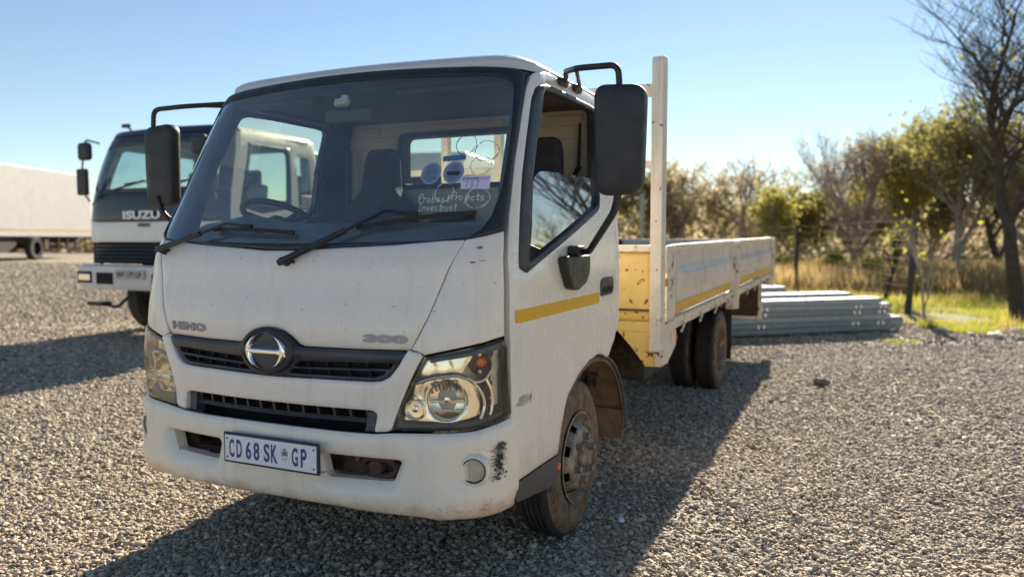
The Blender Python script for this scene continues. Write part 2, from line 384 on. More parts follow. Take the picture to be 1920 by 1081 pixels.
# ================================================================== THE FLATBED TRUCK
SK = Skin(
 Y0=[(.30,.075),(.37,.04),(.45,.022),(.6,.018),(.72,.028),(.8,.045),(1.05,.052),(1.2,.065),(1.35,.095),(1.45,.115),(1.52,.15),(1.7,.25),(1.95,.385),(2.15,.50),(2.28,.585),(2.36,.65)],
 WZ=[(.30,.975),(.4,.99),(.8,1.0),(1.3,1.005),(1.5,1.0),(1.8,.978),(2.1,.95),(2.25,.93),(2.36,.90)],
 BZ=[(.3,1.0),(1.4,1.0),(1.55,.97),(2.3,.72),(2.36,.7)],
 GX=[(0,0),(.2,.2),(.4,.4),(.56,.56),(.68,.68),(.78,.78),(.86,.862),(.91,.92),(.95,.96),(.975,.985),(1.0,1.0)],
 GY=[(0,0),(.2,.008),(.4,.027),(.56,.05),(.68,.07),(.78,.092),(.86,.122),(.91,.165),(.95,.225),(.975,.29),(1.0,.42)], YR=2.0)
truck = empty("flatbed_truck", (0, 0, 0), 0, "white cab-over flatbed truck with low cream drop sides filling the middle of the gravel yard", "truck")

def vnoise(p, s): return np.array([mnoise.noise(Vector((a * s, b * s, c * s))) for a, b, c in p])
def wavy(amp, s=2.2):
    def f(u, z): p = SK.P(u, z); return vnoise(p, s) * amp + vnoise(p + 7.3, s * 2.6) * amp * .4
    return f
SLOT = [(.275,.655),(.64,.651),(.604,.557),(.300,.553)]
def bump_disp(u, z):
    a = np.abs(u); q = np.stack([SK.s_of(a), z], 1); S = np.array([(SK.s_of(x), y) for x, y in SLOT])
    d = bdist(q, [S]); side = (z < .66) 
    h = -.028 * (1 - ss(0, .042, d)) * np.where(z < .60, 1, ss(.67, .63, z)) 
    f = np.hypot((SK.s_of(a) - SK.s_of(.897)) * 1.0, z - .617); h = h - .022 * (1 - ss(.055, .105, f)) * (1 - ss(.0, .03, SK.s_of(a) - SK.s_of(.925)))
    h = h + .012 * ss(.70, .73, z) * (1 - ss(.6, .68, a))            # lip under the lower grille
    h = h - .010 * ss(.735, .80, z) - .014 * ss(.50, .40, z)
    h = h + wavy(.0015)(u, z)
    return h
BT = [(0,.752),(.237,.750),(.356,.748),(.519,.748),(.600,.756),(.741,.763),(.842,.767),(.908,.772),(.956,.783),(.992,.796)]
BB = [(.995,.405),(.930,.415),(.864,.417),(.790,.410),(.745,.418),(.648,.421),(.519,.422),(.332,.434),(0,.442)]
bumper = panel("bumper", SK, sym(BT + [(1.0,.79,.02),(1.0,.42,.02)] + BB), [rc(SLOT, .018), rc([(-u, z) for u, z in reversed(SLOT)], .018)],
   off=.012, thick=.05, roll=.010, rw=.022, mat=bumper_paint, parent=truck, disp=bump_disp, cell=.028)
# bumper beam and tow bracket seen in the two slots
mb = MB(); mb.bb(-.66, -.58, .20, .23, .53, .68); mb.bb(-.58, -.40, .20, .23, .53, .557); mb.bb(-.58, -.40, .20, .23, .652, .68); mb.bb(-.40, .70, .20, .235, .53, .68)
mb.bb(.30, .62, .16, .2, .545, .66)
mb.out("bumper_beam", rustbrown, bumper, bevel=.006)
for x, z in ((-.34, .635), (-.335, .585), (-.28, .60), (.39, .615)): MB().lathe([(.0, .015), (.012, .015), (.014, 0)], (x, .155 if x > 0 else .2, z), (0, -1, 0), 8).out("bolt", nut_m, bumper)
mb = MB(); mb.tube(bendpath([(.42, .14, .60), (.46, .11, .64), (.56, .11, .64), (.60, .14, .60), (.56, .13, .565), (.46, .13, .565)], .02), .014); mb.lathe([(.0, .03), (.03, .03), (.035, 0)], (.50, .14, .60), (0, -1, 0), 14)
mb.out("tow_eye", rustbrown, bumper)
# fog lamps
for sx in (-1, 1):
    c = SK.at(sx * .905, .617, .006 if sx > 0 else -.010); n = Vector((sx * .30, -1, 0)).normalized()
    m1 = MB(); m1.lathe([(.066, -.05), (.066, -.008), (.063, -.001), (.056, .003), (.0505, -.002), (.049, -.02)], c, n, 40); fl = m1.out("fog_lamp", paint, bumper)
    m1 = MB(); m1.lathe([(.0505, -.012), (.050, -.004), (.0455, -.003), (.045, -.012)], c, n, 40); m1.out("fog_lamp_ring", rubber, fl)
    m1 = MB(); a, b = frame(n)
    prof = [(.045 * t, -.006 - .004 * t * t) for t in (0, .25, .5, .75, 1)]; m1.lathe(prof, c, n, 40)
    for k in range(-4, 5):
        hw = math.sqrt(max(0, .043 ** 2 - (k * .009) ** 2)); m1.bar(c - n * .004 + a * -hw + b * k * .009, c - n * .004 + a * hw + b * k * .009, .003, .002)
    m1.out("fog_lamp_lens", M("fog_lens", (.62, .54, .40), .35, var=.15, vs=60), fl)
# black scuffs and dents on the corner of the bumper
sv, sf = [], []
def scuff(u, z, lw, lh):
    n = len(sv); k = random.randint(5, 7); pts = []
    for j in range(k):
        t = 2 * math.pi * j / k; r = random.uniform(.6, 1.1); pts.append((u + lw * math.cos(t) * r, z + lh * math.sin(t) * r))
    for a, b in pts: sv.append(SK.at(a, b, .0135 + float(bump_disp(np.array([a]), np.array([b]))[0])))
    sf.append(tuple(range(n, n + k)))
for _ in range(330):
    z = .56 + .155 * random.random() ** .8; dn = 1 - abs(z - .60) / .14; c = .965 + .0045 * random.gauss(0, 1)
    if random.random() < .5: scuff(c + random.uniform(-.010, .004), z, random.uniform(.0015, .0045 + .006 * max(0, dn)), random.uniform(.0004, .0011))
    else: scuff(c, z, random.uniform(.0006, .0022), random.uniform(.0015, .0065))
for _ in range(34): scuff(.957 - random.expovariate(60), random.choice([.703, .690, .667, .655, .640, .598, .585, .575]) + random.gauss(0, .0015), random.uniform(.003, .009), random.uniform(.0003, .0007))
for _ in range(26): scuff(random.uniform(.80, .985), .452 + random.gauss(0, .012), random.uniform(.002, .010), .0007)
for u_, z_ in ((-.69, .70), (-.55, .715), (-.53, .716), (-.50, .714), (-.49, .715), (-.475, .716), (-.60, .52), (-.585, .517), (-.565, .516), (.76, .45), (.70, .47)):
    scuff(u_, z_, random.uniform(.002, .004), .0015)
tag(mkobj("scuff_mark", sv, sf, scuff_m, bumper, smooth=False), kind="stuff")

# bonnet
BON = [(0,1.489),(.09,1.489),(.31,1.503),(.535,1.514),(.751,1.531),(.836,1.535),(.838,1.528),(.785,1.395),(.723,1.217),(.662,1.096),(.652,1.092),(.42,1.089),(.175,1.089),(.150,1.097),(.118,1.126),(.080,1.148),(.04,1.158),(0,1.162)]
bonL = [(-u, z) for u, z in reversed(BON)]
def bon_disp(u, z):
    p = SK.P(u, z); h = wavy(.0028)(u, z)
    h = h - .006 * np.exp(-((u + .46) / .05) ** 2 - ((z - 1.36) / .09) ** 2) + .004 * np.exp(-((u + .40) / .04) ** 2 - ((z - 1.30) / .12) ** 2)
    h = h - .010 * np.exp(-((z - 1.09) / .03) ** 2)
    return h
bonnet = panel("bonnet", SK, sym(BON), mat=paint, parent=truck, disp=bon_disp, roll=.006, rw=.012, cell=.03)
CORN = [(.842,1.534),(.875,1.542),(.905,1.551),(.942,1.566),(.949,1.569),(.953,1.52),(.959,1.423),(.966,1.205),(.968,1.145),(.926,1.128),(.874,1.113),(.809,1.097),(.722,1.077),(.700,1.085),(.668,1.096),(.728,1.217),(.790,1.395)]
for m_ in (False, True): panel("corner_panel", SK, CORN, mat=paint, parent=truck, disp=wavy(.001), mirror=m_, roll=.003)
# chips on the corner panel, with bare filler showing
cv, cf = [], []
for (u_, z_, a_, b_) in ((.890, 1.503, .008, .006), (.888, 1.503, .014, .0025), (.876, 1.443, .010, .004), (.904, 1.451, .012, .0018)):
    n = len(cv)
    for j in range(7): t = 6.283 * j / 7; r = random.uniform(.6, 1.2); cv.append(SK.at(u_ + a_ * math.cos(t) * r, z_ + b_ * math.sin(t) * r, .0012))
    cf.append(tuple(range(n, n + 7)))
chm = M("chip_primer", (.22, .17, .09), .8)
for f in cf: mkobj("paint_chip", [cv[i] for i in f], [tuple(range(len(f)))], chm, truck, smooth=False)
hv, hf = [], []
for _ in range(46):
    u_, z_ = random.uniform(-.8, .8), random.uniform(1.12, 1.48)
    if abs(u_) < .2 and z_ < 1.2: continue
    n = len(hv); l = random.choice([.0018, .0018, .0025, .006]); q = random.uniform(-1, 1)
    for dx, dz in ((-l, -.001), (l, -.001 + q * l * .5), (l, .001 + q * l * .5), (-l, .0012)): hv.append(SK.at(u_ + dx, z_ + dz, .0012 + float(bon_disp(np.array([u_]), np.array([z_]))[0])))
    hf.append((n, n + 1, n + 2, n + 3))
tag(mkobj("stone_chip", hv, hf, scuff_m, bonnet, smooth=False), kind="stuff")

# white grille surround
TR = [(.700,1.083),(.715,1.072,.006),(.690,1.025),(.664,.971),(.640,.915),(.620,.866),(.604,.82),(.592,.772,.012),(.575,.762),(.521,.757,.010),(.527,.829,.012),(.503,.842,.014),(.25,.843),(0,.844)]
TRI = [(0,.953),(.094,.953),(.265,.956),(.500,.957),(.545,.963),(.580,.982),(.616,1.026),(.640,1.070),(.655,1.092)]
SUR = TR + [(-p[0],) + tuple(p[1:]) for p in reversed(TR[:-1])] + [(-u, z) for u, z in reversed(TRI)] + TRI[1:]
surround = panel("grille_surround", SK, rc(SUR, .004), mat=paint, parent=truck, off=.012, thick=.04, roll=.008, rw=.016, cell=.025)
# dark grille bezel with slots
BEZ = [(0,1.155),(.04,1.152),(.080,1.142),(.113,1.122),(.142,1.092),(.165,1.084),(.42,1.084),(.648,1.087),(.636,1.065),(.612,1.027),(.578,.986),(.545,.967),(.50,.961),(.265,.960),(.09,.957),(0,.957)]
RW = [[(.150,1.026),(.592,1.037),(.575,1.013),(.128,1.000)],[(.120,.992),(.562,1.002),(.540,.984),(.505,.974),(.098,.970)]]
holes = [rc(r, .008) for r in RW] + [rc([(-a, b) for a, b in reversed(r)], .008) for r in RW]
def bez_disp(u, z):
    r = np.hypot(SK.s_of(u) * .85, (z - 1.06) * 1.2); return .022 * (1 - ss(.105, .150, r)) + .010 * ss(1.03, 1.05, z) * (1 - ss(1.075, 1.09, z))
grille = panel("grille", SK, sym(BEZ), holes, off=-.004, thick=.03, roll=.004, mat=grey_pl, parent=truck, disp=bez_disp, cell=.02)
for k in range(-6, 7):
    u_ = k * .095
    if abs(u_) < .13: continue
    p = SK.at(u_, .995, -.04); MB().box((p.x, p.y, 1.0), (.006, .03, .09), ry=.35 * (1 if u_ < 0 else -1)).out("grille_fin", rubber, grille)
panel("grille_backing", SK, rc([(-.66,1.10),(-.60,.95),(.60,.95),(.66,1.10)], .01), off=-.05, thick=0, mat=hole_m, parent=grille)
# round maker's emblem
ec = SK.at(0, 1.060, .020); en = Vector((0, -1, .04)).normalized(); ea = Vector((1, 0, 0)); eb = Vector((0, .04, 1)).normalized()
mb = MB(); mb.lathe([(.128, -.02), (.126, -.006), (.118, .0), (.108, .001), (.104, -.004), (.0, -.004)], ec, en, 64); mb.v = [(x * 1.14, y, ec.z + (z - ec.z) * .80) for x, y, z in mb.v]; emb = mb.out("emblem_disc", black_pl, grille)
def ebadge():
    V, F = [], []
    def strip(pts_out, pts_in, h=.010):
        n = len(V); k = len(pts_out)
        for (xo, zo), (xi, zi) in zip(pts_out, pts_in):
            xm, zm = (xo + xi) / 2, (zo + zi) / 2
            for x, z, hh in ((xo, zo, 0), ((xo * 2 + xm) / 3, (zo * 2 + zm) / 3, h * .8), (xm, zm, h), ((xi * 2 + xm) / 3, (zi * 2 + zm) / 3, h * .8), (xi, zi, 0)): V.append(ec + ea * x + eb * z + en * hh)
        for i in range(k - 1):
            for j in range(4): F.append((n + i * 5 + j, n + i * 5 + j + 1, n + (i + 1) * 5 + j + 1, n + (i + 1) * 5 + j))
    for sx in (-1, 1):
        o, i_ = [], []
        for k in range(41):
            t = math.radians(-80 + 160 * k / 40); tw = .007 + .022 * math.cos(t) ** 1.2
            o.append((sx * .098 * math.cos(t), .098 * math.sin(t))); i_.append((sx * (.098 * math.cos(t) - tw * abs(math.cos(t)) - .001), .098 * math.sin(t) - tw * .25 * math.sin(t)))
        strip(o, i_)
    for up in (1,):
        xs = np.linspace(-.088, .088, 33); fl = lambda x: .0165 + .018 * max(0, (abs(x) - .058) / .03) ** 1.6
        strip([(x, fl(x)) for x in xs], [(x, -fl(x)) for x in xs])
    return V, F
V_, F_ = ebadge(); V_ = [(x * 1.12, y, ec.z + (z - ec.z) * .76) for x, y, z in V_]; mkobj("emblem_ring", V_, F_, chrome, emb, ang=60)
# lower grille
mb = MB()
NK = 40
for (z0, z1, d0, d1) in ((.790, .806, -.02, -.06), ):
    us = np.linspace(-.50, .50, NK)
    v = []
    for u_ in us:
        for z, d in ((z0, d0), (z1, d0 - .012), (z1, d1), (z0, d1)): v.append(SK.at(u_, z, d))
    f = [(i * 4 + j, (i + 1) * 4 + j, (i + 1) * 4 + (j + 1) % 4, i * 4 + (j + 1) % 4) for i in range(NK - 1) for j in range(4)]
    mb.add(v, f)
lower = mb.out("lower_grille", grey_pl, truck)
for k in range(-6, 7): p = SK.at(k * .078, .82, -.05); MB().box((p.x, p.y, .82), (.012, .04, .05), ry=-.2).out("lower_grille_fin", black_pl, lower)
for sx in (-1, 1): panel("lower_grille_cheek", SK, [(.470,.755),(.512,.757),(.522,.835),(.478,.835)], off=-.012, thick=.05, mat=grey_pl, parent=lower, mirror=sx < 0)
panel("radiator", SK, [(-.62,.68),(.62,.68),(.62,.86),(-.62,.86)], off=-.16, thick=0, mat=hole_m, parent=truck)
# number plate
PW = .955; pc = Vector((.064, -.018, .643)); mb = MB(); mb.box(pc, (.512, .014, .133)); plate = mb.out("number_plate", plate_fr, bumper, bevel=.006)
mb = MB(); mb.box(pc + Vector((0, -.008, 0)), (.490, .003, .111)); mb.out("plate_face", plate_w, plate, bevel=.002)
def ptext(t, x, w_, h_, mat_, dz=0, bold=.028, name="plate_text"): return flat_text(name, t, pc + Vector((x * PW, -.0102, dz)), (1, 0, 0), (0, 0, 1), w_ * PW, h_ * 1.03, mat_, plate, bold)
for ch, x, w_ in (("C", -.216, .030), ("D", -.172, .032), ("6", -.118, .032), ("8", -.072, .034), ("S", -.014, .034), ("K", .028, .036), ("G", .142, .034), ("P", .190, .032)):
    o = ptext(ch, x, w_, .076, plate_b)
cr = M("crest_ink", (.10, .10, .14), .6)
mb = MB(); q = lambda x, z: tuple(pc + Vector((.086 * PW + x, -.0101, .012 + z)))
def flatp(mb_, pts): n = len(pts); mb_.add([q(a, b) for a, b in pts], [tuple(range(n))])
flatp(mb, [(-.006, -.012), (.006, -.012), (.007, .004), (0, .008), (-.007, .004)]); flatp(mb, [(-.003, .010), (.003, .010), (.004, .015), (0, .021), (-.004, .015)])
for s_ in (-1, 1):
    flatp(mb, [(s_ * .008, -.012), (s_ * .016, -.012), (s_ * .014, -.004), (s_ * .017, .004), (s_ * .013, .010), (s_ * .010, .003)]); flatp(mb, [(s_ * .002, -.0145), (s_ * .017, -.017), (s_ * .016, -.014), (s_ * .003, -.013)])
    flatp(mb, [(s_ * .005, .008), (s_ * .011, .013), (s_ * .008, .016), (s_ * .004, .011)])
mb.out("crest", cr, plate, fixn=False, smooth=False)
ptext("GAUTENG", .086, .032, .006, plate_red, -.014, .01); ptext("PROVINCE", .086, .022, .0035, plate_red, -.0225, 0)
for x in (-.232, .232):
    for z in (-.040, .040): MB().lathe([(0, .003), (.003, .003), (.0045, 0)], pc + Vector((x, -.0095, z)), (0, -1, 0), 8).out("plate_screw", ink, plate)
mb = MB(); mb.prism([(-.17, .574), (.300, .574), (.285, .538), (-.15, .544)], lambda a, b, t: SK.at(a, b, t), -.03, .014); mb.out("plate_bracket", paint, bumper, bevel=.004)

# headlights
HL = [(.722,1.068,.008),(.809,1.088),(.874,1.103),(.926,1.119),(.966,1.132,.012),(.974,1.10),(.975,1.042),(.979,.914),(.984,.806,.012),(.956,.794),(.908,.784),(.852,.781),(.741,.773),(.596,.766,.012),(.622,.872),(.667,.955)]
def hl_in(d): 
    P_ = np.array([p[:2] for p in HL]); c = P_.mean(0); return [tuple(c + (p - c) * d) for p in P_]
for sx in (1, -1):
    mi = sx < 0
    hl = panel("headlight", SK, rc(HL, .006), off=-.085, thick=0, mat=M("lamp_housing", (.50, .48, .44), .4, metal=.3, var=.15), parent=truck, mirror=mi, cell=.03,
               label="clear headlight with silvered bowls" if sx > 0 else "yellowed hazy headlight")
    # black rim skirt joining housing and lens
    rim = rc(HL, .006); lp = resample([(p[0], p[1]) for p in rim], .02); v = []; 
    for u_, z_ in lp: v += [SK.at(sx * u_, z_, -.004), SK.at(sx * u_, z_, -.09)]
    n = len(lp); mkobj("lamp_rim", v, [(2 * i, 2 * i + 1, (2 * i + 3) % (2 * n), (2 * i + 2) % (2 * n)) for i in range(n)], black_pl, hl)
    # lower black border
    panel("lamp_border", SK, [(.604,.772),(.741,.778),(.852,.786),(.908,.789),(.956,.80),(.978,.812),(.977,.832),(.95,.820),(.90,.810),(.80,.803),(.70,.800),(.612,.802)], off=-.022, thick=.02, mat=grey_pl, parent=hl, mirror=mi, cell=.03)
    panel("lamp_border", SK, [(.735,1.055),(.81,1.070),(.874,1.085),(.926,1.102),(.968,1.118),(.971,1.09),(.93,1.083),(.87,1.066),(.80,1.055),(.74,1.042)], off=-.018, thick=.02, mat=grey_pl, parent=hl, mirror=mi, cell=.03)
    panel("side_reflector", SK, [(.940,.850),(.970,.862),(.969,1.085),(.935,1.075),(.952,1.02),(.938,.965)], off=-.034, thick=.02, mat=M("smoky_reflector", (.50, .47, .42), .35, metal=.6, var=.25, vs=30), parent=hl, mirror=mi, cell=.02, disp=lambda u, z: -.004 * np.sin(z * 160))
    # stepped upper reflector
    UPR = [(.712,1.058),(.80,1.074),(.874,1.088),(.915,1.095),(.878,1.03),(.866,.998),(.835,1.000),(.75,.988),(.672,.962)]
    panel("upper_reflector", SK, UPR, off=-.035, thick=.03, mat=chrome_d, parent=hl, mirror=mi, cell=.012,
          disp=lambda u, z: -.010 * ((np.abs(u) * 14.5 + (z - 1) * 3) % 1.0) + .05 * (1.0 - z))
    # bezel arch round the main bowl
    def arch(pts, wd, off, nm):
        pts = smoothpath([SK.at(sx * a, b, off) for a, b in pts], 6); MB().tube(pts, wd, 8).out(nm, chrome_d, hl)
    arch([(.672,.952), (.75,.978), (.835,.990), (.866,.985), (.905,.955), (.928,.91), (.935,.86), (.925,.815)], .0060, -.026, "bowl_bezel")
    arch([(.880,.985), (.905,.965), (.935,.975), (.952,1.01)], .006, -.022, "bowl_bezel")
    arch([(.935,.975), (.950,.92), (.952,.86), (.948,.825)], .006, -.020, "bowl_bezel")
    def bowl(u_, z_, r, dep, off, nm, fac=False):
        c = SK.at(sx * u_, z_, off); nn = Vector((sx * .25, -1, .0)).normalized()
        m1 = MB(); k = 14; m1.lathe([(r * (1 - (1 - t / k) ** 1) * 1.0 if False else r * math.sin(t / k * math.pi / 2), -dep * math.cos(t / k * math.pi / 2)) for t in range(k + 1)], c, nn, 18 if fac else 36)
        return m1.out(nm, chrome_d, hl, ang=12 if fac else 40), c, nn
    panel("bowl_field", SK, [(.632,.88),(.668,.952),(.75,.976),(.84,.990),(.90,.965),(.935,.90),(.938,.825),(.85,.800),(.612,.800)], [[(.80+.085*math.cos(t),.888+.078*math.sin(t)) for t in np.linspace(0,2*math.pi,28,False)]],
          off=-.045, thick=.01, mat=chrome_d, parent=hl, mirror=mi, cell=.01, disp=lambda u, z: -.003 * np.sin(u * 130) * (z > .89))
    b_, c, nn = bowl(.80, .888, .090, .045, -.046, "main_bowl", True)
    m1 = MB(); m1.lathe([(0, .03), (.012, .028), (.016, .0), (.014, -.04)], c - nn * .03, nn, 16); m1.out("bulb_cap", chrome_d, b_)
    for q in range(-4, 5):
        x_ = q * .017; zt = math.sqrt(max(0, .085 ** 2 - x_ * x_)); a_, b2_ = frame(nn)
        if zt > .03: MB().tube([c + a_ * x_ + b2_ * (zt * .45) - nn * .030, c + a_ * x_ + b2_ * (zt * .95) - nn * .006], .006, 6).out("reflector_flute", chrome_d, b_)
    a_, b2_ = frame(nn); MB().bar(c - a_ * .075 - b2_ * .012 - nn * .012, c + a_ * .07 - b2_ * .004 - nn * .012, .012, .010).out("reflector_shelf", chrome_d, b_)
    MB().bar(c - a_ * .065 - b2_ * .045 - nn * .010, c + a_ * .06 - b2_ * .040 - nn * .010, .016, .008).out("reflector_shelf", chrome_d, b_)
    b_, c, nn = bowl(.672, .850, .036, .04, -.03, "position_bowl")
    m1 = MB(); m1.lathe([(.044, -.02), (.044, .003), (.040, .006), (.036, 0)], c, nn, 32); m1.lathe([(0, .0), (.013, -.004), (.016, -.02)], c, nn, 20); m1.out("position_lamp_ring", chrome_d, b_)
    b_, c, nn = bowl(.920, 1.038, .048, .05, -.03, "indicator_bowl")
    m1 = MB(); m1.lathe([(0, .004), (.014, .001), (.020, -.008), (.022, -.03)], c + Vector((sx * .004, 0, .004)), nn, 24); m1.out("indicator_bulb", amber, b_)
    panel("lamp_lens", SK, rc(HL, .006), off=.004 if sx > 0 else .010, thick=.012, roll=.006, rw=.016, mat=lens_m if sx > 0 else lens_old, parent=hl, mirror=mi, cell=.03,
          disp=lambda u, z: .012 * np.exp(-((np.abs(u) - .86) / .1) ** 2 - ((z - .95) / .1) ** 2))

# ---- windscreen
BLK = [(0,1.491),(.31,1.505),(.535,1.516),(.751,1.533),(.838,1.537),(.875,1.545),(.905,1.554),(.950,1.571),(.949,1.643),(.947,1.874),(.952,2.119),(.955,2.285,.02),(.928,2.306),(.75,2.320),(.48,2.330),(.167,2.338),(0,2.338)]
GLS = [(0,1.518),(.25,1.520),(.453,1.524),(.72,1.530),(.850,1.546),(.884,1.574),(.908,1.632),(.928,1.760),(.934,1.90),(.932,2.05),(.924,2.20,.01),(.912,2.245,.02),(.86,2.266,.02),(.775,2.271),(.495,2.283),(.19,2.291),(0,2.292)]
wsf = panel("windscreen_frame", SK, sym(BLK), [list(reversed(sym(GLS)))], off=.004, thick=.022, roll=.006, rw=.012, mat=black_pl, parent=truck, cell=.04)
panel("windscreen", SK, sym(GLS), off=-.006, thick=0, roll=0, rw=.002, mat=ws_glass, parent=wsf, cell=.035)

# ---- doors
DR = [(.985,.515,.01),(.984,.80),(.978,1.13),(.970,1.423),(.960,1.57),(.956,1.643),(.954,1.874),(.959,2.119),(.962,2.216),(.974,2.290),(.992,2.318),(1.03,2.330),(1.142,2.336),(1.5,2.337),(1.83,2.330),(1.868,2.31),(1.882,2.25),(1.886,1.9),(1.886,1.0),(1.868,.955),(1.795,.868,.01),(1.775,.872),(1.72,.900),(1.676,.910),(1.575,.896),(1.468,.850),(1.371,.770),(1.321,.630),(1.296,.512,.01)]
WN = [(.978,2.17),(.984,2.222),(.998,2.246),(1.03,2.256),(1.236,2.263),(1.60,2.262),(1.665,2.258),(1.688,2.235),(1.690,2.19),(1.672,1.966),(1.684,1.76),(1.675,1.712),(1.650,1.690),(1.02,1.408),(.998,1.396),(.988,1.418),(.978,1.643),(.974,1.805),(.975,1.975)]
WNi = [(u + (.012 if u < 1.2 else -.012) * 1.0, z + (-.02 if z > 2.0 else .02 if z < 1.75 and u > 1.01 else 0)) for u, z in WN]
for sx in (1, -1):
    mi = sx < 0
    door = panel("cab_door", SK, rc(DR, .01), [list(reversed(WN))], off=0, thick=.03, roll=.004, mat=door_paint, parent=truck, mirror=mi, cell=.04, disp=lambda u, z: wavy(.0012)(u, z) + .003 * ss(1.42, 1.38, z))
    # rubber seal, thick at the leading edge
    seal_in = [(1.006,2.16),(1.010,2.205),(1.022,2.222),(1.05,2.232),(1.236,2.240),(1.60,2.240),(1.655,2.235),(1.670,2.215),(1.672,2.18),(1.655,1.966),(1.665,1.765),(1.655,1.724),(1.630,1.708),(1.03,1.438),(1.012,1.434),(1.006,1.46),(.998,1.643),(.994,1.805),(.996,1.975)]
    seal = panel("window_seal", SK, [(u, z + (.006 if z > 2 else -.006)) for u, z in WN], [list(reversed(seal_in))], off=.004, thick=.035, roll=.005, mat=black_pl, parent=door, mirror=mi, cell=.03, back=True)
    GH = [(1.004,1.44),(1.650,1.715),(1.664,1.76),(1.654,1.862),(1.40,1.862),(1.116,1.852),(1.06,1.845),(1.022,1.822),(1.006,1.79),(1.000,1.70)] if sx > 0 else \
         [(1.004,1.44),(1.650,1.715),(1.664,1.76),(1.655,1.966),(1.672,2.235),(1.05,2.235),(1.006,2.2),(.998,1.8)]
    panel("door_glass", SK, rc(GH, .012), off=-.020, thick=0, roll=0, rw=.002, mat=door_glass if sx > 0 else door_glass2, parent=door, mirror=mi, cell=.05, label="half lowered side window" if sx > 0 else None)
    if sx > 0: panel("stripe", SK, [(.984,1.187),(1.662,1.190),(1.662,1.248),(.982,1.242)], off=.0015, thick=0, roll=0, rw=.001, mat=stripe_m, parent=door, cell=.05, disp=lambda u, z: wavy(.0012)(u, z) + .003)
    # handle; a dark sheet on the door stands for the shaded recess
    hb_ = [(1.672,1.305,.02),(1.70,1.325,.015),(1.825,1.325,.015),(1.835,1.30),(1.835,1.245,.012),(1.815,1.225,.01),(1.69,1.222,.01),(1.672,1.235,.01)]
    hd = panel("door_handle", SK, rc(hb_, .01), [list(reversed(rc([(1.690,1.255),(1.695,1.235),(1.815,1.238),(1.822,1.270),(1.69,1.270)], .006)))], off=.008, thick=.012, roll=.004, mat=black_pl, parent=door, mirror=mi, cell=.015)
    panel("handle_shade", SK, [(1.68,1.23),(1.83,1.23),(1.83,1.28),(1.68,1.28)], off=.0045, thick=0, mat=hole_m, parent=hd, mirror=mi, disp=None)
    panel("cab_pillar", SK, [(1.892,.99),(1.925,1.02),(1.925,2.34),(1.86,2.345),(1.890,2.30)], thick=.05, mat=door_paint, parent=truck, mirror=mi)
    # door lining
    panel("door_jamb", SK, [(.935,.62),(1.24,.60),(1.30,.74),(1.42,.88),(1.6,.95),(1.9,.98),(1.9,2.33),(.935,2.33)], [list(reversed([(u + (-.02 if u < 1.2 else .02), z + (.02 if z > 2 else -.02)) for u, z in WN]))], off=-.028, thick=.03, mat=M("door_lining", (.04, .04, .043), .8), parent=truck, mirror=mi, cell=.08, back=True)
    # step under the door
    sp = [(.425,.420),(.425,.505),(.93,.500),(.955,.47),(.935,.415),(.88,.365),(.80,.372),(.6,.398)]
    mb = MB(); mb.prism(rc(sp, .02), lambda a, b, t: (sx * t, a, b), .74, .997); st = mb.out("cab_step", grey_pl, truck, bevel=.005)
    for k in range(4): MB().bb(*sorted((sx * (.80 + k * .05), sx * (.825 + k * .05))), .46, .90, .505, .514).out("step_tread", rubber, st, bevel=.003)
    mb = MB(); mb.lathe([(0, .006), (.018, .006), (.022, 0)], (sx * .997, .915, .445), (sx, 0, 0), 20); mb.out("side_marker", orange_m, st)
skin_text("side_badge", SK, "814", 1.024, .852, .100, .045, .0055, M("badge_silver", (.42, .42, .45), .35, metal=.3, var=.2, vs=60), truck, bold=.012, shear=.12)
# residues of the removed badges on the bonnet
def bdo(u, z): return float(bon_disp(np.array([u]), np.array([z]))[0])
for t, u0, z0, w_, h_ in (("HINO", -.512, 1.136, .262, .038), ("300", .553, 1.134, .205, .034)):
    for ofs, bold, mt, hh in ((.0022, .085, badge_grey, h_), (.0030, .028, badge_lt, h_ * .84)):
        if t == "300" and mt is badge_lt: continue
        V, F = fit_text(t, w_ * (.985 if mt is badge_lt else 1), hh, bold=bold); s0 = float(SK.s_of(u0)); uu = SK.u_of(s0 + V[:, 0]); zz = z0 + V[:, 1]
        p, n = SK.PN(uu, zz); mkobj("badge_residue", p + n * (ofs + bon_disp(uu, zz))[:, None], F, mt if t != "300" else badge_lt, bonnet, smooth=False)

# ---- roof
ring = [SK.at(u_, 2.340, 0) for u_ in np.concatenate([np.linspace(-1.925, -1, 24), np.linspace(-.985, .985, 60), np.linspace(1, 1.925, 24)])]
rp = resample([(p.x, p.y) for p in ring], .04); gx, gy = np.meshgrid(np.arange(-.9, .9, .04), np.arange(.55, 1.95, .04)); G = np.stack([gx, gy], -1).reshape(-1, 2)
G = G[inpoly(G, rp)]; G = G[bdist(G, [rp]) > .02]; tn = np.roll(rp, -1, 0) - np.roll(rp, 1, 0); tn /= np.linalg.norm(tn, axis=1, keepdims=True); nn = np.stack([-tn[:, 1], tn[:, 0]], 1)
if inpoly(rp[:1] + nn[:1] * .01, rp)[0] == False: nn = -nn
allp = np.concatenate([rp, rp + nn * .006, rp + nn * .014, G]); r = delaunay_2d_cdt([Vector(p) for p in allp], [(i, (i + 1) % len(rp)) for i in range(len(rp))], [], 0, 1e-5)
V = np.array([tuple(v) for v in r[0]]); F = np.array([f for f in r[2] if len(f) == 3]); F = F[inpoly(V[F].mean(1), rp)]
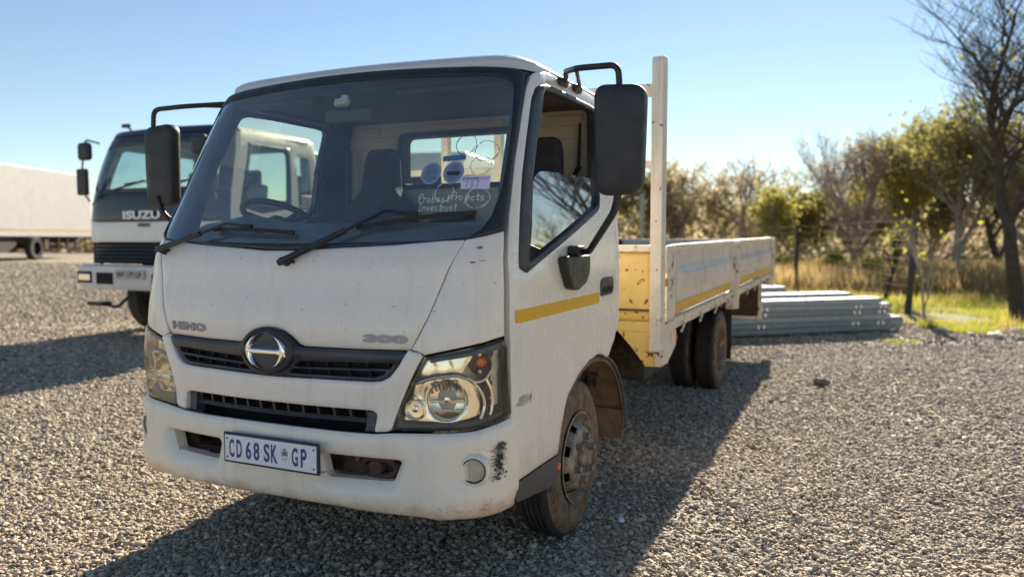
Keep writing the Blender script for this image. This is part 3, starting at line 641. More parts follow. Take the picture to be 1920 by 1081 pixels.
d = bdist(V, [rp]); h = 2.343 + .014 * ss(0, .008, d) + .036 * (1 - np.exp(-np.clip(d - .01, 0, 9) / .05)) + .028 * (1 - np.exp(-np.clip(d - .01, 0, 9) / .3)) - .012 * np.cos(V[:, 0] * 14) * ss(.2, .35, d) * ss(.9, 1.1, V[:, 1])
X = [(a[0], a[1], b) for a, b in zip(V, h)]; n = len(X); X += [(p[0], p[1], 2.343) for p in rp] + [(p[0], p[1], 2.31) for p in rp]; k = len(rp)
roof = mkobj("roof", X, [tuple(f) for f in F] + [(n + i, n + (i + 1) % k, n + k + (i + 1) % k, n + k + i) for i in range(k)], roof_paint, truck, ang=50)
mb = MB()
mb.bb(-.83, .83, 1.80, 1.815, .86, 1.87); mb.bb(-.83, -.44, 1.80, 1.815, 1.87, 2.20); mb.bb(.44, .83, 1.80, 1.815, 1.87, 2.20); mb.bb(-.83, .83, 1.80, 1.815, 2.20, 2.33)
for x0, x1 in ((-.80, -.60), (-.30, .30), (.60, .80)): mb.bb(x0, x1, 1.788, 1.80, 2.215, 2.26)
for sx in (-1, 1): mb.bb(*sorted((sx * .62, sx * .80)), 1.785, 1.80, 1.25, 2.12)
back = mb.out("cab_back_wall", beige, truck, bevel=.012)
mb = MB(); mb.bb(-.90, .90, 1.86, 1.88, .95, 1.86); mb.bb(-.90, -.45, 1.86, 1.88, 1.86, 2.21); mb.bb(.45, .90, 1.86, 1.88, 1.86, 2.21); mb.bb(-.90, .90, 1.86, 1.88, 2.21, 2.345)
mb.out("cab_back_panel", door_paint, truck, bevel=.006)
def rrect(x0, x1, z0, z1, r): return rc([(x0, z0), (x1, z0), (x1, z1), (x0, z1)], r, 6)
o_ = rrect(-.455, .455, 1.855, 2.215, .06); i_ = rrect(-.425, .425, 1.885, 2.185, .045); n = len(o_)
v = [(a, y, b) for y in (1.776, 1.886) for L_ in (o_, i_) for a, b in L_]; f = []
for j in range(n):
    j2 = (j + 1) % n; f += [(j, j2, n + j2, n + j), (2 * n + j, 3 * n + j, 3 * n + j2, 2 * n + j2), (n + j, n + j2, 3 * n + j2, 3 * n + j), (j, 2 * n + j, 2 * n + j2, j2)]
rw_ = mkobj("rear_window", v, f, rubber, truck, ang=40)
mkobj("rear_window_glass", [(a, 1.85, b) for a, b in i_], [tuple(range(n))], rear_glass, rw_, smooth=False)
mb = MB(); mb.bb(-.88, .88, .78, 1.82, 2.285, 2.30); mb.bb(-.83, .83, .70, .80, 2.262, 2.298); mb.bb(-.80, -.30, .74, .84, 2.235, 2.262); mb.bb(.2, .80, .74, .84, 2.235, 2.262); mb.out("headlining", headliner, truck, bevel=.01)
mb = MB(); mb.bb(-.95, .95, .5, 1.85, .95, 1.0); mb.out("cab_floor", under_m, truck)
# dashboard lofted along the windscreen foot
V, F = [], []; xs = np.linspace(-.90, .90, 37); K = 10
for x in xs:
    u_ = x / 1.0; yf = float(SK.P(np.array([u_]), np.array([1.5]))[0][1]) + .05
    hood = .045 * math.exp(-((x + .58) / .20) ** 2)
    for y, z in ((yf, 1.30), (yf, 1.50), (yf + .03, 1.535), (yf + .12, 1.55), (max(yf + .2, .48), 1.59 + hood * .5), (max(yf + .25, .58), 1.612 + hood), (max(yf + .29, .66), 1.60 + hood * .9), (max(yf + .31, .69), 1.54), (max(yf + .33, .72), 1.2), (yf + .1, 1.0)): V.append((x, y, z))
for i in range(len(xs) - 1):
    for j in range(K): F.append((i * K + j, (i + 1) * K + j, (i + 1) * K + (j + 1) % K, i * K + (j + 1) % K))
F += [tuple(range(K)), tuple((len(xs) - 1) * K + j for j in reversed(range(K)))]
dash = mkobj("dashboard", V, F, dash_m, truck, ang=50)
bm = bmesh.new(); bm.from_mesh(dash.data); bmesh.ops.recalc_face_normals(bm, faces=bm.faces); bm.to_mesh(dash.data); bm.free()
# steering wheel
ax = -Vector((0, .46, .89)).normalized(); c = Vector((-.575, .80, 1.640)); a, b = frame(-ax)
mb = MB(); mb.tube([c + (a * math.cos(t) + b * math.sin(t)) * .205 for t in np.linspace(0, 2 * math.pi, 49)], .0165, 10, cap=False); mb.tube([c + ax * .02, c + ax * .35], .035)
for t in (.4, math.pi - .4, -math.pi / 2): mb.tube([c + ax * .025, c + ax * .02 + (a * math.cos(t) + b * math.sin(t)) * .1, c + (a * math.cos(t) + b * math.sin(t)) * .2], [.022, .016, .013], 8)
mb.lathe([(0, .035), (.05, .03), (.065, .01), (.06, -.01), (0, -.015)], c + ax * .03, -ax, 24); mb.out("steering_wheel", black_pl, truck)
for x in (-.50, .66, .02):
    hw = .24 if x < 0 else .21 if x > .1 else .15; dy_ = -.11 if x > .1 else 0
    y0_ = 1.62 + dy_
    if x == .02: mb = MB(); mb.box((x, y0_, 1.45), (hw * 2, .13, .50), rx=-.10); bk = mb.out("seat", seat_m, truck, bevel=.05, seg=4)
    else:
        k_ = hw / .24; sp_ = [(-.24, 1.2), (-.25, 1.66), (-.235, 1.74), (-.17, 1.80), (-.125, 1.85), (-.115, 2.04), (-.09, 2.105)]; sp_ = [(a_ * k_, b_) for a_, b_ in sp_]; sp_ = rc(sp_ + [(-a_, b_) for a_, b_ in reversed(sp_)], .04)
        mb = MB(); mb.prism(sp_, lambda a_, b_, t: (x + a_, t * (1 - .25 * float(ss(1.75, 2.1, b_))) + y0_ + .10 * (b_ - 1.5), b_), -.065, .065); bk = mb.out("seat", seat_m, truck, bevel=.028, seg=4, ang=60)
    mb = MB(); mb.box((x, 1.38 + dy_, 1.16), (hw * 2, .50, .15), rx=.06); mb.out("seat_cushion", seat_m, bk, bevel=.05, seg=4)
# belt, mirror and the toll tag on the glass
mb = MB(); mb.bar((.80, 1.74, 1.95), (.60, 1.30, 1.20), .045, .003); mb.bar((.80, 1.74, 1.95), (.80, 1.76, 2.2), .045, .003); mb.out("seat_belt", black_pl, truck); mb = MB()
mb.bar((-.80, 1.72, 2.12), (-.79, 1.70, 1.45), .05, .012); mb.out("seat_belt", black_pl, truck)
mb = MB(); mb.box((-.075, .74, 2.155), (.27, .03, .07)); im = mb.out("interior_mirror", M("interior_mirror", (.07, .075, .085), .5), truck, bevel=.012, seg=3)
mb = MB(); mb.tube([(-.06, .74, 2.16), (-.05, .70, 2.22), (-.03, .66, 2.27)], [.008, .010, .022], 8); mb.out("mirror_stalk", black_pl, im)
mb = MB(); p = SK.at(.02, 2.205, -.035); mb.box(p, (.075, .025, .035), rx=-.5); mb.box(p + Vector((.01, .008, .02)), (.035, .02, .03), rx=-.5); mb.out("windscreen_tag", M("tag_plastic", (.62, .64, .56), .5), wsf, bevel=.004)

# stickers, rings and writing on the windscreen
def sdisc(u0, z0, r, nm, mt, off, k=32, r2=None):
    s0 = float(SK.s_of(u0)); rr = [r] if r2 is None else [r, r2]; V = []
    for q in rr:
        for t in np.linspace(0, 2 * math.pi, k, False): V.append(SK.at(float(SK.u_of(s0 + q * math.cos(t))), z0 + q * math.sin(t), off))
    F = [tuple(range(k))] if r2 is None else [(i, (i + 1) % k, k + (i + 1) % k, k + i) for i in range(k)]
    return mkobj(nm, V, F, mt, wsf, smooth=False)
for u0, z0 in ((.636, 1.817), (.737, 1.819)):
    dd = sdisc(u0, z0, .048, "licence_disc", sticker_b, -.0045); sdisc(u0, z0, .0485, "disc_rim", M("disc_rim", (.28, .34, .30), .6), -.0042, r2=.044).parent = dd
    mb = MB(); s0 = float(SK.s_of(u0))
    for k in range(-4, 5):
        hw = math.sqrt(.038 ** 2 - (k * .0085) ** 2) * random.uniform(.6, .95); h = .0012 if not (k in (-1, 0) and u0 > .7) else .0038
        p = [SK.at(float(SK.u_of(s0 + x)), z0 + k * .0085 + dz, -.004) for x, dz in ((-hw, -h), (hw, -h), (hw, h), (-hw, h))]; mb.add(p, [(0, 1, 2, 3)])
    mb.out("disc_print", ink, dd, fixn=False, smooth=False)
skin_poly("tape_strip", SK, [(.678,1.868),(.781,1.874),(.779,1.897),(.676,1.892)], -.0042, tape_b, wsf)
stk = skin_poly("lot_sticker", SK, [(.781,1.746),(.889,1.746),(.887,1.806),(.775,1.801)], -.003, sticker_w, wsf)
skin_text("sticker_text", SK, "BIDDERS", .826, 1.790, .050, .010, -.0022, plate_b, stk, .02); skin_text("sticker_text", SK, "ONLINE", .866, 1.791, .036, .010, -.0022, plate_red, stk, .0)
sdisc(.790, 1.790, .0075, "sticker_logo", ink, -.0022, 16, .0045).parent = stk
for u0, z0, r in ((.770, 1.943, .047), (.858, 1.912, .046), (.845, 1.848, .042), (.712, 1.734, .042), (.852, 1.708, .044)):
    s0 = float(SK.s_of(u0)); mb = MB()
    for q, a0, a1 in ((r, 0, 4.5), (r * .93, 2, 6.0), (r * 1.02, 5.0, 6.6)):
        T = np.linspace(a0, a1, 26); 
        for t0_, t1_ in zip(T[:-1], T[1:]):
            if random.random() < .18: continue
            w2 = .0012; mb.add([SK.at(float(SK.u_of(s0 + rr * math.cos(t))), z0 + rr * math.sin(t), -.0043) for rr, t in ((q - w2, t0_), (q + w2, t0_), (q + w2, t1_), (q - w2, t1_))], [(0, 1, 2, 3)])
    mb.out("glue_ring", ring_m if z0 < 1.9 else M("glue_ring_dark", (.10, .13, .14), .8), wsf, fixn=False, smooth=False)
GL = {'P': [[(0,0),(0,1),(.5,.95),(.55,.65),(.05,.5)]], 'r': [[(0,0),(0,.5)],[(0,.35),(.2,.5),(.4,.48)]], 'o': [[(.2,0),(0,.2),(.05,.45),(.3,.5),(.45,.3),(.4,.05),(.2,0)]],
 'b': [[(0,1),(0,0),(.35,.02),(.45,.25),(.3,.48),(.02,.4)]], 'e': [[(0,.28),(.42,.3),(.35,.5),(.1,.48),(0,.2),(.15,0),(.42,.08)]], 's': [[(.4,.48),(.1,.5),(.05,.32),(.35,.2),(.3,0),(0,.03)]],
 't': [[(.2,.85),(.2,.05),(.4,0)],[(0,.55),(.42,.58)]], 'j': [[(.25,.5),(.25,-.3),(.05,-.35)],[(.25,.7),(.26,.74)]], 'c': [[(.4,.45),(.1,.48),(0,.2),(.15,0),(.42,.06)]],
 'I': [[(.2,0),(.2,1)],[(0,1),(.45,1)],[(0,0),(.42,0)]], 'n': [[(0,0),(0,.5)],[(0,.38),(.25,.5),(.4,.4),(.4,0)]], 'v': [[(0,.5),(.2,0),(.42,.52)]], 'u': [[(0,.5),(.02,.1),(.2,0),(.4,.15)],[(.4,.5),(.42,0)]],
 '1': [[(.1,.8),(.25,1),(.2,0)]], '3': [[(0,.9),(.3,1),(.45,.75),(.15,.55),(.45,.35),(.3,0),(0,.08)]], '7': [[(0,.95),(.5,1),(.2,0)]]}
def scribble(txt, u0, z0, h, nm, mt, off, wd, par, pitch=.62):
    mb = MB(); s0 = float(SK.s_of(u0)); x = 0
    for ch in txt:
        if ch == ' ': x += h * .5; continue
        jz = random.uniform(-.03, .05) * h
        for stroke in GL[ch]:
            P_ = smoothpath([(x + a * h * .8, b * h + jz, 0) for a, b in stroke], 4) if len(stroke) > 2 else [Vector((x + a * h * .8, b * h + jz, 0)) for a, b in stroke]
            for p, q in zip(P_[:-1], P_[1:]):
                d = (q - p); 
                if d.length < 1e-6: continue
                nrm = Vector((-d.y, d.x, 0)).normalized() * wd; e = d.normalized() * wd * .5
                mb.add([SK.at(float(SK.u_of(s0 + v.x)), z0 + v.y, off) for v in (p - nrm - e, p + nrm - e, q + nrm + e, q - nrm + e)], [(0, 1, 2, 3)])
        x += h * pitch * (.75 if ch in 'rtj' else 1)
    return mb.out(nm, mt, par, fixn=False, smooth=False)
scribble("Probest", .608, 1.692, .034, "marker_writing", chalk, -.0042, .0012, wsf, .66); scribble("Projects", .752, 1.699, .034, "marker_writing", chalk, -.0042, .0012, wsf, .56)
scribble("Investrust", .614, 1.655, .034, "marker_writing", chalk, -.0042, .0012, wsf, .56); scribble("137", .800, 1.752, .028, "marker_writing", ink, -.0022, .0009, stk, .75)

# ---- wipers
def wiper(piv, elb, b0, b1, jn):
    A = SK.at(*piv, .035); J = SK.at(*jn, .035); E_ = SK.at(*elb, .045)
    mb = MB(); mb.tube([SK.at(*piv, -.01), SK.at(*piv, .045)], .016, 12); k = A.lerp(E_, .62)
    mb.tube([A - (E_ - A).normalized() * .02, A, k], [.014, .016, .012], 10); mb.tube([k, E_, J], [.007, .007, .006], 8)
    wp = mb.out("wiper", black_pl, truck)
    pts = [SK.at(b0[0] + (b1[0] - b0[0]) * t, b0[1] + (b1[1] - b0[1]) * t, .012 + .012 * (1 - (2 * t - 1) ** 2)) for t in np.linspace(0, 1, 12)]
    mb = MB()
    for p, q in zip(pts[:-1], pts[1:]): mb.bar(p, q, .016, .018)
    mb.box(J, (.05, .02, .022)); mb.out("wiper_blade", rubber, wp)
    mb = MB(); p = SK.at(piv[0] + .035, piv[1] + .004, .006); mb.tube([SK.at(piv[0], piv[1] - .006, .01), p], .0035, 6); mb.lathe([(0, .012), (.007, .010), (.008, 0)], p, SK.nrm(*piv), 10); mb.out("washer_jet", black_pl, wp)
wiper((.060, 1.434), (.495, 1.632), (.366, 1.578), (.862, 1.640), (.610, 1.622))
wiper((-.776, 1.474), (-.325, 1.586), (-.440, 1.574), (.056, 1.558), (-.20, 1.574))

# ---- side mirrors
for sx in (1, -1):
    X0, X1, yc = 1.249, 1.474, (.665 if sx > 0 else .715); zc, hh = 1.953, .236
    prof = rc([(X0 + .01, zc - hh), (X1 - .012, zc - hh * .96), (X1, zc + hh * .94), (X0, zc + hh)], .062, 7); n = len(prof); V, F = [], []
    lay = [(-.040, .86), (-.030, .95), (-.012, .99), (.02, 1.0), (.045, .995), (.052, .975)]; cx, cz = (X0 + X1) / 2, zc
    for dy, s_ in lay: V += [(sx * (cx + (a - cx) * s_), yc + dy * .75, cz + (b - cz) * (1 - (1 - s_) * .6)) for a, b in prof]
    for i in range(len(lay) - 1):
        for j in range(n): F.append((i * n + j, i * n + (j + 1) % n, (i + 1) * n + (j + 1) % n, (i + 1) * n + j))
    m0 = len(V); k_ = 6
    for q in range(1, k_): s_ = 1 - q / k_; V += [(sx * (cx + (a - cx) * .86 * s_), yc - .030 - .014 * (1 - s_ ** 2), cz + (b - cz) * .916 * s_) for a, b in prof]
    prev = 0
    for q in range(1, k_):
        cur = m0 + (q - 1) * n
        for j in range(n): F.append((prev + j, cur + j, cur + (j + 1) % n, prev + (j + 1) % n))
        prev = cur
    F.append(tuple(prev + j for j in range(n)))
    mir = mkobj("side_mirror", V, F, mirror_pl, truck, ang=45)
    bm = bmesh.new(); bm.from_mesh(mir.data); bmesh.ops.recalc_face_normals(bm, faces=bm.faces); bm.to_mesh(mir.data); bm.free()
    mkobj("mirror_glass", [(sx * (cx + (a - cx) * .93), yc + .037, cz + (b - cz) * .95) for a, b in prof], [tuple(range(n))], chrome, mir, smooth=False)
    mb = MB(); T1 = SK.at(sx * 1.208, 2.318, .02); T2 = SK.at(sx * 1.40, 2.322, .02)
    mb.tube(bendpath([T1 + Vector((sx * .01, 0, .0)), (sx * 1.02, .93, 2.315), (sx * 1.16, .70, 2.272), (sx * 1.352, .665, 2.262), (sx * 1.360, .665, 2.16)], .04), .0135, 12); mb.out("mirror_arm", black_pl, mir)
    mb = MB(); mb.tube(bendpath([T2 + Vector((sx * .01, 0, .0)), (sx * 1.02, 1.10, 2.318), (sx * 1.13, .77, 2.285)], .04), .010, 10); mb.out("mirror_arm", black_pl, mir); mb = MB()
    LB = SK.at(sx * 1.36, 1.470, .05)
    mb.tube(bendpath([LB, LB + Vector((sx * .05, -.02, .005)), (sx * 1.335, .70, 1.66), (sx * 1.362, .675, 1.78)], .05), .0165, 12)
    mb.out("mirror_arm", black_pl, mir)
    for T in (T1, T2): mb = MB(); mb.box(T - Vector((sx * .006, 0, .012)), (.035, .095, .040), ry=.3 * sx); mb.out("mirror_bracket", black_pl, mir, bevel=.008)
    mb = MB(); base = rc([(1.235,1.455),(1.47,1.455),(1.468,1.37),(1.43,1.315),(1.355,1.285),(1.30,1.30),(1.25,1.39)], .02)
    mb.prism(base, lambda a_, b_, t: SK.at(sx * a_, b_, t), .0, .05); mb.box(SK.at(sx * 1.345, 1.478, .035), (.06, .085, .05)); mb.out("mirror_bracket", black_pl, mir, bevel=.01, seg=3)

# ---- wheels
def wheel(x_out, yc, zc, sx, width, kind, R=.408, par=None, steer=0.):
    ax = Vector((sx, 0, 0)); ax = Matrix.Rotation(steer, 3, 'Z') @ ax; c = Vector((sx * x_out, yc, zc))
    W_ = width; prof = [(.225, -.018), (.245, -.004), (.275, .0), (.33, -.003), (.365, -.008), (.388, -.022), (R - .006, -.032), (R, -.045)]
    g = 4 if kind == 'front' else 5; tw = W_ - .09
    for k in range(g):
        x = -.045 - tw * (k + .7) / (g + .4); prof += [(R, x + .007), (R - .016, x + .005), (R - .016, x - .005), (R, x - .007)]
    prof += [(R, -W_ + .045), (R - .006, -W_ + .032), (.388, -W_ + .022), (.33, -W_ + .003), (.245, -W_ + .004), (.225, -W_ + .02)]
    mb = MB(); mb.lathe(prof, c, ax, 72); ty = mb.out("wheel", tyre_side, par or truck, ang=30)
    ty.data.materials.append(tread_m)
    for p in ty.data.polygons:
        r = (Vector(p.center) - c); r -= ax * r.dot(ax)
        if r.length > R - .016: p.material_index = 1
    if kind == 'front': RP = [(.232, -.006), (.236, .004), (.228, .006), (.220, -.012), (.212, -.040), (.205, -.046), (.198, -.043), (.190, -.030), (.182, -.012), (.174, .002), (.166, .012), (.158, .020), (.150, .026), (.120, .028), (.092, .028), (.086, .022), (.080, .004), (.070, -.004), (.001, -.004)]; hr = (.168, .200); rm = rim_m
    else: RP = [(.232, -.006), (.236, .002), (.226, .002), (.214, -.02), (.205, -.055), (.200, -.095), (.196, -.125), (.188, -.138), (.180, -.142), (.172, -.143), (.164, -.144), (.152, -.143), (.115, -.14), (.10, -.13), (.095, -.08), (.085, -.06), (.05, -.055), (.001, -.054)]; hr = (.150, .188); rm = rim_r
    n = 128; a, b = frame(ax); V = [c + ax * h + (a * math.cos(2 * math.pi * j / n) + b * math.sin(2 * math.pi * j / n)) * r for r, h in RP for j in range(n)]; F = []
    for i in range(len(RP) - 1):
        rm_ = (RP[i][0] + RP[i + 1][0]) / 2
        for j in range(n):
            th = (j + .5) / n * 8 % 1 - .5; 
            if hr[0] < rm_ < hr[1]:
                tt = th * 2 * math.pi / 8 * rm_ / .031; rr = (rm_ - sum(hr) / 2) / ((hr[1] - hr[0]) / 2 + .002)
                if tt * tt + rr * rr * .9 < 1: continue
            F.append((i * n + j, i * n + (j + 1) % n, (i + 1) * n + (j + 1) % n, (i + 1) * n + j))
    ri = mkobj("rim", V, F, rm, ty, ang=35, solid=.006)
    mb = MB(); mb.lathe([(.21, -.05 if kind == 'front' else -.15), (.21, -W_ + .02), (.05, -W_ + .02)], c, ax, 40); mb.lathe([(.15, -.14), (.15, -.06), (.0, -.06)], c - ax * (0 if kind == 'front' else .1), ax, 30); mb.out("brake_drum", under_m, ty)
    hb = .028 if kind == 'front' else -.14
    for k in range(6):
        t = 2 * math.pi * (k + .3) / 6; p = c + (a * math.cos(t) + b * math.sin(t)) * .111 + ax * hb
        mb = MB(); mb.lathe([(.024, 0), (.024, .006), (.019, .008)], p, ax, 16); mb.lathe([(.019, .006), (.019, .028), (.014, .032), (.0, .032)], p, ax, 6); mb.out("wheel_nut", nut_m, ri, ang=20)
    if kind == 'front': mb = MB(); mb.lathe([(.052, -.01), (.052, .03), (.046, .042), (.03, .052), (.0, .055)], c, ax, 30); mb.out("hub_cap", nut_m, ri)
    return ty
for sx in (1, -1):
    wheel(.978, 1.250, .402, sx, .215, 'front')
    wheel(1.030, 5.50, .404, sx, .215, 'rear'); wheel(.765, 5.50, .404, sx, .215, 'rear')
    # front mudguard arc with flap
    path = smoothpath([(2.125, .36, 0), (2.10, .50, 0), (2.02, .65, 0), (1.90, .77, 0), (1.76, .845, 0), (1.58, .885, 0), (1.40, .885, 0), (1.20, .83, 0), (1.02, .73, 0), (.90, .60, 0), (.84, .48, 0)], 4)
    V = []; k = 5; n_ = len(path)
    for i_, p in enumerate(path):
        q = path[min(i_ + 1, n_ - 1)] - path[max(i_ - 1, 0)]; nn_ = Vector((q.y, -q.x, 0)).normalized(); 
        if nn_.y < 0 and p.x < 1.9 or nn_.x < 0 and p.x > 1.9: nn_ = -nn_
        for x, dr in ((.58, -.03), (.68, 0), (.92, 0), (.965, -.008), (.975, -.030)): r_ = p + nn_ * dr; V.append((sx * x, r_.x, r_.y))
    F = [(i_ * k + j_, i_ * k + j_ + 1, (i_ + 1) * k + j_ + 1, (i_ + 1) * k + j_) for i_ in range(n_ - 1) for j_ in range(k - 1)]
    mg = mkobj("mudguard", V, F, dust_m, truck, solid=.008)
    mb = MB(); mb.tube([(sx * .982, p.x, p.y) for p in path[:20]], .010, 8); mb.out("mudguard_lip", grey_pl, mg)
    mb = MB(); mb.box((sx * .80, 2.09, .385), (.34, .010, .19), rx=.05); mb.out("mudflap", dust_m, mg)
    mb = MB(); mb.box((sx * .90, 5.985, .52), (.30, .012, .56)); mb.out("mudflap", rubber, truck)

# ---- chassis
mb = MB()
for sx in (1, -1): mb.bb(*sorted((sx * .36, sx * .43)), .35, 9.0, .60, .80)
for y in (1.9, 3.4, 4.6, 5.6, 7.2, 8.9): mb.bb(-.40, .40, y, y + .08, .62, .78)
mb.bb(-.32, .32, .40, 1.9, .55, .95); mb.bb(-.2, .2, 1.9, 2.7, .50, .76); mb.tube([(0, 2.7, .6), (0, 5.3, .48)], .045, 12)
mb.tube([(-.85, 5.5, .404), (.85, 5.5, .404)], .075, 16); mb.lathe([(0, .2), (.15, .12), (.19, 0), (.15, -.12), (0, -.2)], (0, 5.5, .42), (0, 1, 0), 20)
mb.bar((-.8, 1.25, .38), (.8, 1.25, .38), .07, .09)
ch = mb.out("chassis", under_m, truck, bevel=.006)
mb = MB()
for sx in (1, -1):
    for k in range(5): mb.bar((sx * .52, 4.9 + k * .05, .52 + k * .014), (sx * .52, 6.1 - k * .05, .52 + k * .014), .07, .012)
mb.out("leaf_spring", under_m, ch)
mb = MB(); mb.bb(.48, .86, 3.05, 3.65, .48, .80); mb.out("battery_box", under_m, ch, bevel=.02)
mb = MB(); mb.bb(-.92, -.48, 2.9, 3.9, .42, .82); mb.out("fuel_tank", under_m, ch, bevel=.07, seg=4)
mb = MB(); mb.tube(bendpath([(.80, 1.93, 1.0), (.80, 1.96, .72), (.76, 2.02, .60), (.62, 2.02, .56)], .05), .018, 8); mb.bb(.72, .86, 1.95, 2.00, .70, 1.02); mb.bb(.60, .84, 1.94, 2.06, .76, .86)
mb.tube([(.84, 1.99, .92), (.82, 2.0, .62)], .012, 8); mb.tube(bendpath([(.86, 1.92, .86), (.88, 1.98, .78), (.84, 2.0, .70)], .03), .010, 8); mb.bb(.30, .80, 2.0, 2.05, .84, .90)
mb.out("cab_mount", under_m, ch, bevel=.004)

# ---- load bed
bed = empty("load_bed"); bed.parent = truck
def tilt(y): return .0  # deck line
mb = MB(); mb.bb(-1.10, 1.10, 2.53, 9.20, .955, .99); mb.out("bed_floor", bed_in, bed)
mb = MB()
for y in np.arange(3.0, 9.2, .55): mb.bb(-1.06, 1.06, y, y + .05, .885, .953)
for sx in (1, -1): mb.bb(*sorted((sx * .37, sx * .42)), 2.6, 9.1, .80, .885)
mb.out("bed_bearer", under_m, bed)
# drop sides: pressed panels
def dropside(sx, y0, y1, stripe=True):
    ys = np.concatenate([np.linspace(y0, y0 + .30, 13), np.linspace(y0 + .32, y1 - .32, 30), np.linspace(y1 - .30, y1, 13)]); zs = np.concatenate([np.linspace(1.0, 1.12, 6), np.linspace(1.13, 1.40, 28), np.linspace(1.41, 1.462, 4)])
    V, F = [], []; X = 1.108
    for z in zs:
        zt = z
        for y in ys:
            e = min(y - y0, y1 - y); m_ = float(ss(.10, .26, e)); rib = float(ss(1.15, 1.165, z) * (1 - ss(1.275, 1.345, z))); d = .036 * rib * m_
            v_ = float(ss(.045, .06, e) * (1 - ss(.085, .10, e)) * ss(1.10, 1.13, z) * (1 - ss(1.29, 1.33, z))); d += .026 * v_
            d += .0025 * mnoise.noise(Vector((y * 1.6, z * 4, sx)))
            V.append((sx * (X + d), y, z + .009 * (y - 2.8)))
    k = len(ys)
    for i in range(len(zs) - 1):
        for j in range(k - 1): F.append((i * k + j, i * k + j + 1, (i + 1) * k + j + 1, (i + 1) * k + j) if sx > 0 else (i * k + j + 1, i * k + j, (i + 1) * k + j, (i + 1) * k + j + 1))
    ds = mkobj("drop_side", V, F, dropside_m, bed, ang=60)
    t = lambda y: .009 * (y - 2.8)
    mb = MB(); mb.bar((sx * 1.112, y0, 1.478 + t(y0)), (sx * 1.112, y1, 1.478 + t(y1)), .042, .040); 
    for y in (y0 + .012, y1 - .012): mb.bar((sx * 1.115, y, 1.0 + t(y)), (sx * 1.115, y, 1.46 + t(y)), .03, .03, up=(0, 1, 0))
    mb.out("drop_side_rim", cream, ds, bevel=.005)
    mb = MB(); mb.bar((sx * 1.08, y0, 1.24 + t(y0)), (sx * 1.08, y1, 1.24 + t(y1)), .006, .44); mb.out("drop_side_lining", bed_in, ds)
    if stripe:
        V = []; ys2 = np.linspace(y0 + .02, y1 - .06, 30)
        for y in ys2: V += [(sx * (X + .0045), y, 1.010 + t(y)), (sx * (X + .0045), y, 1.078 + t(y))]
        mkobj("stripe", V, [(2 * i, 2 * i + 2, 2 * i + 3, 2 * i + 1) for i in range(29)], stripe_m, ds, smooth=False)
for sx in (1, -1): dropside(sx, 2.80, 5.48, sx > 0); dropside(sx, 5.66, 9.08, sx > 0)
t9 = lambda y: .009 * (y - 2.8)
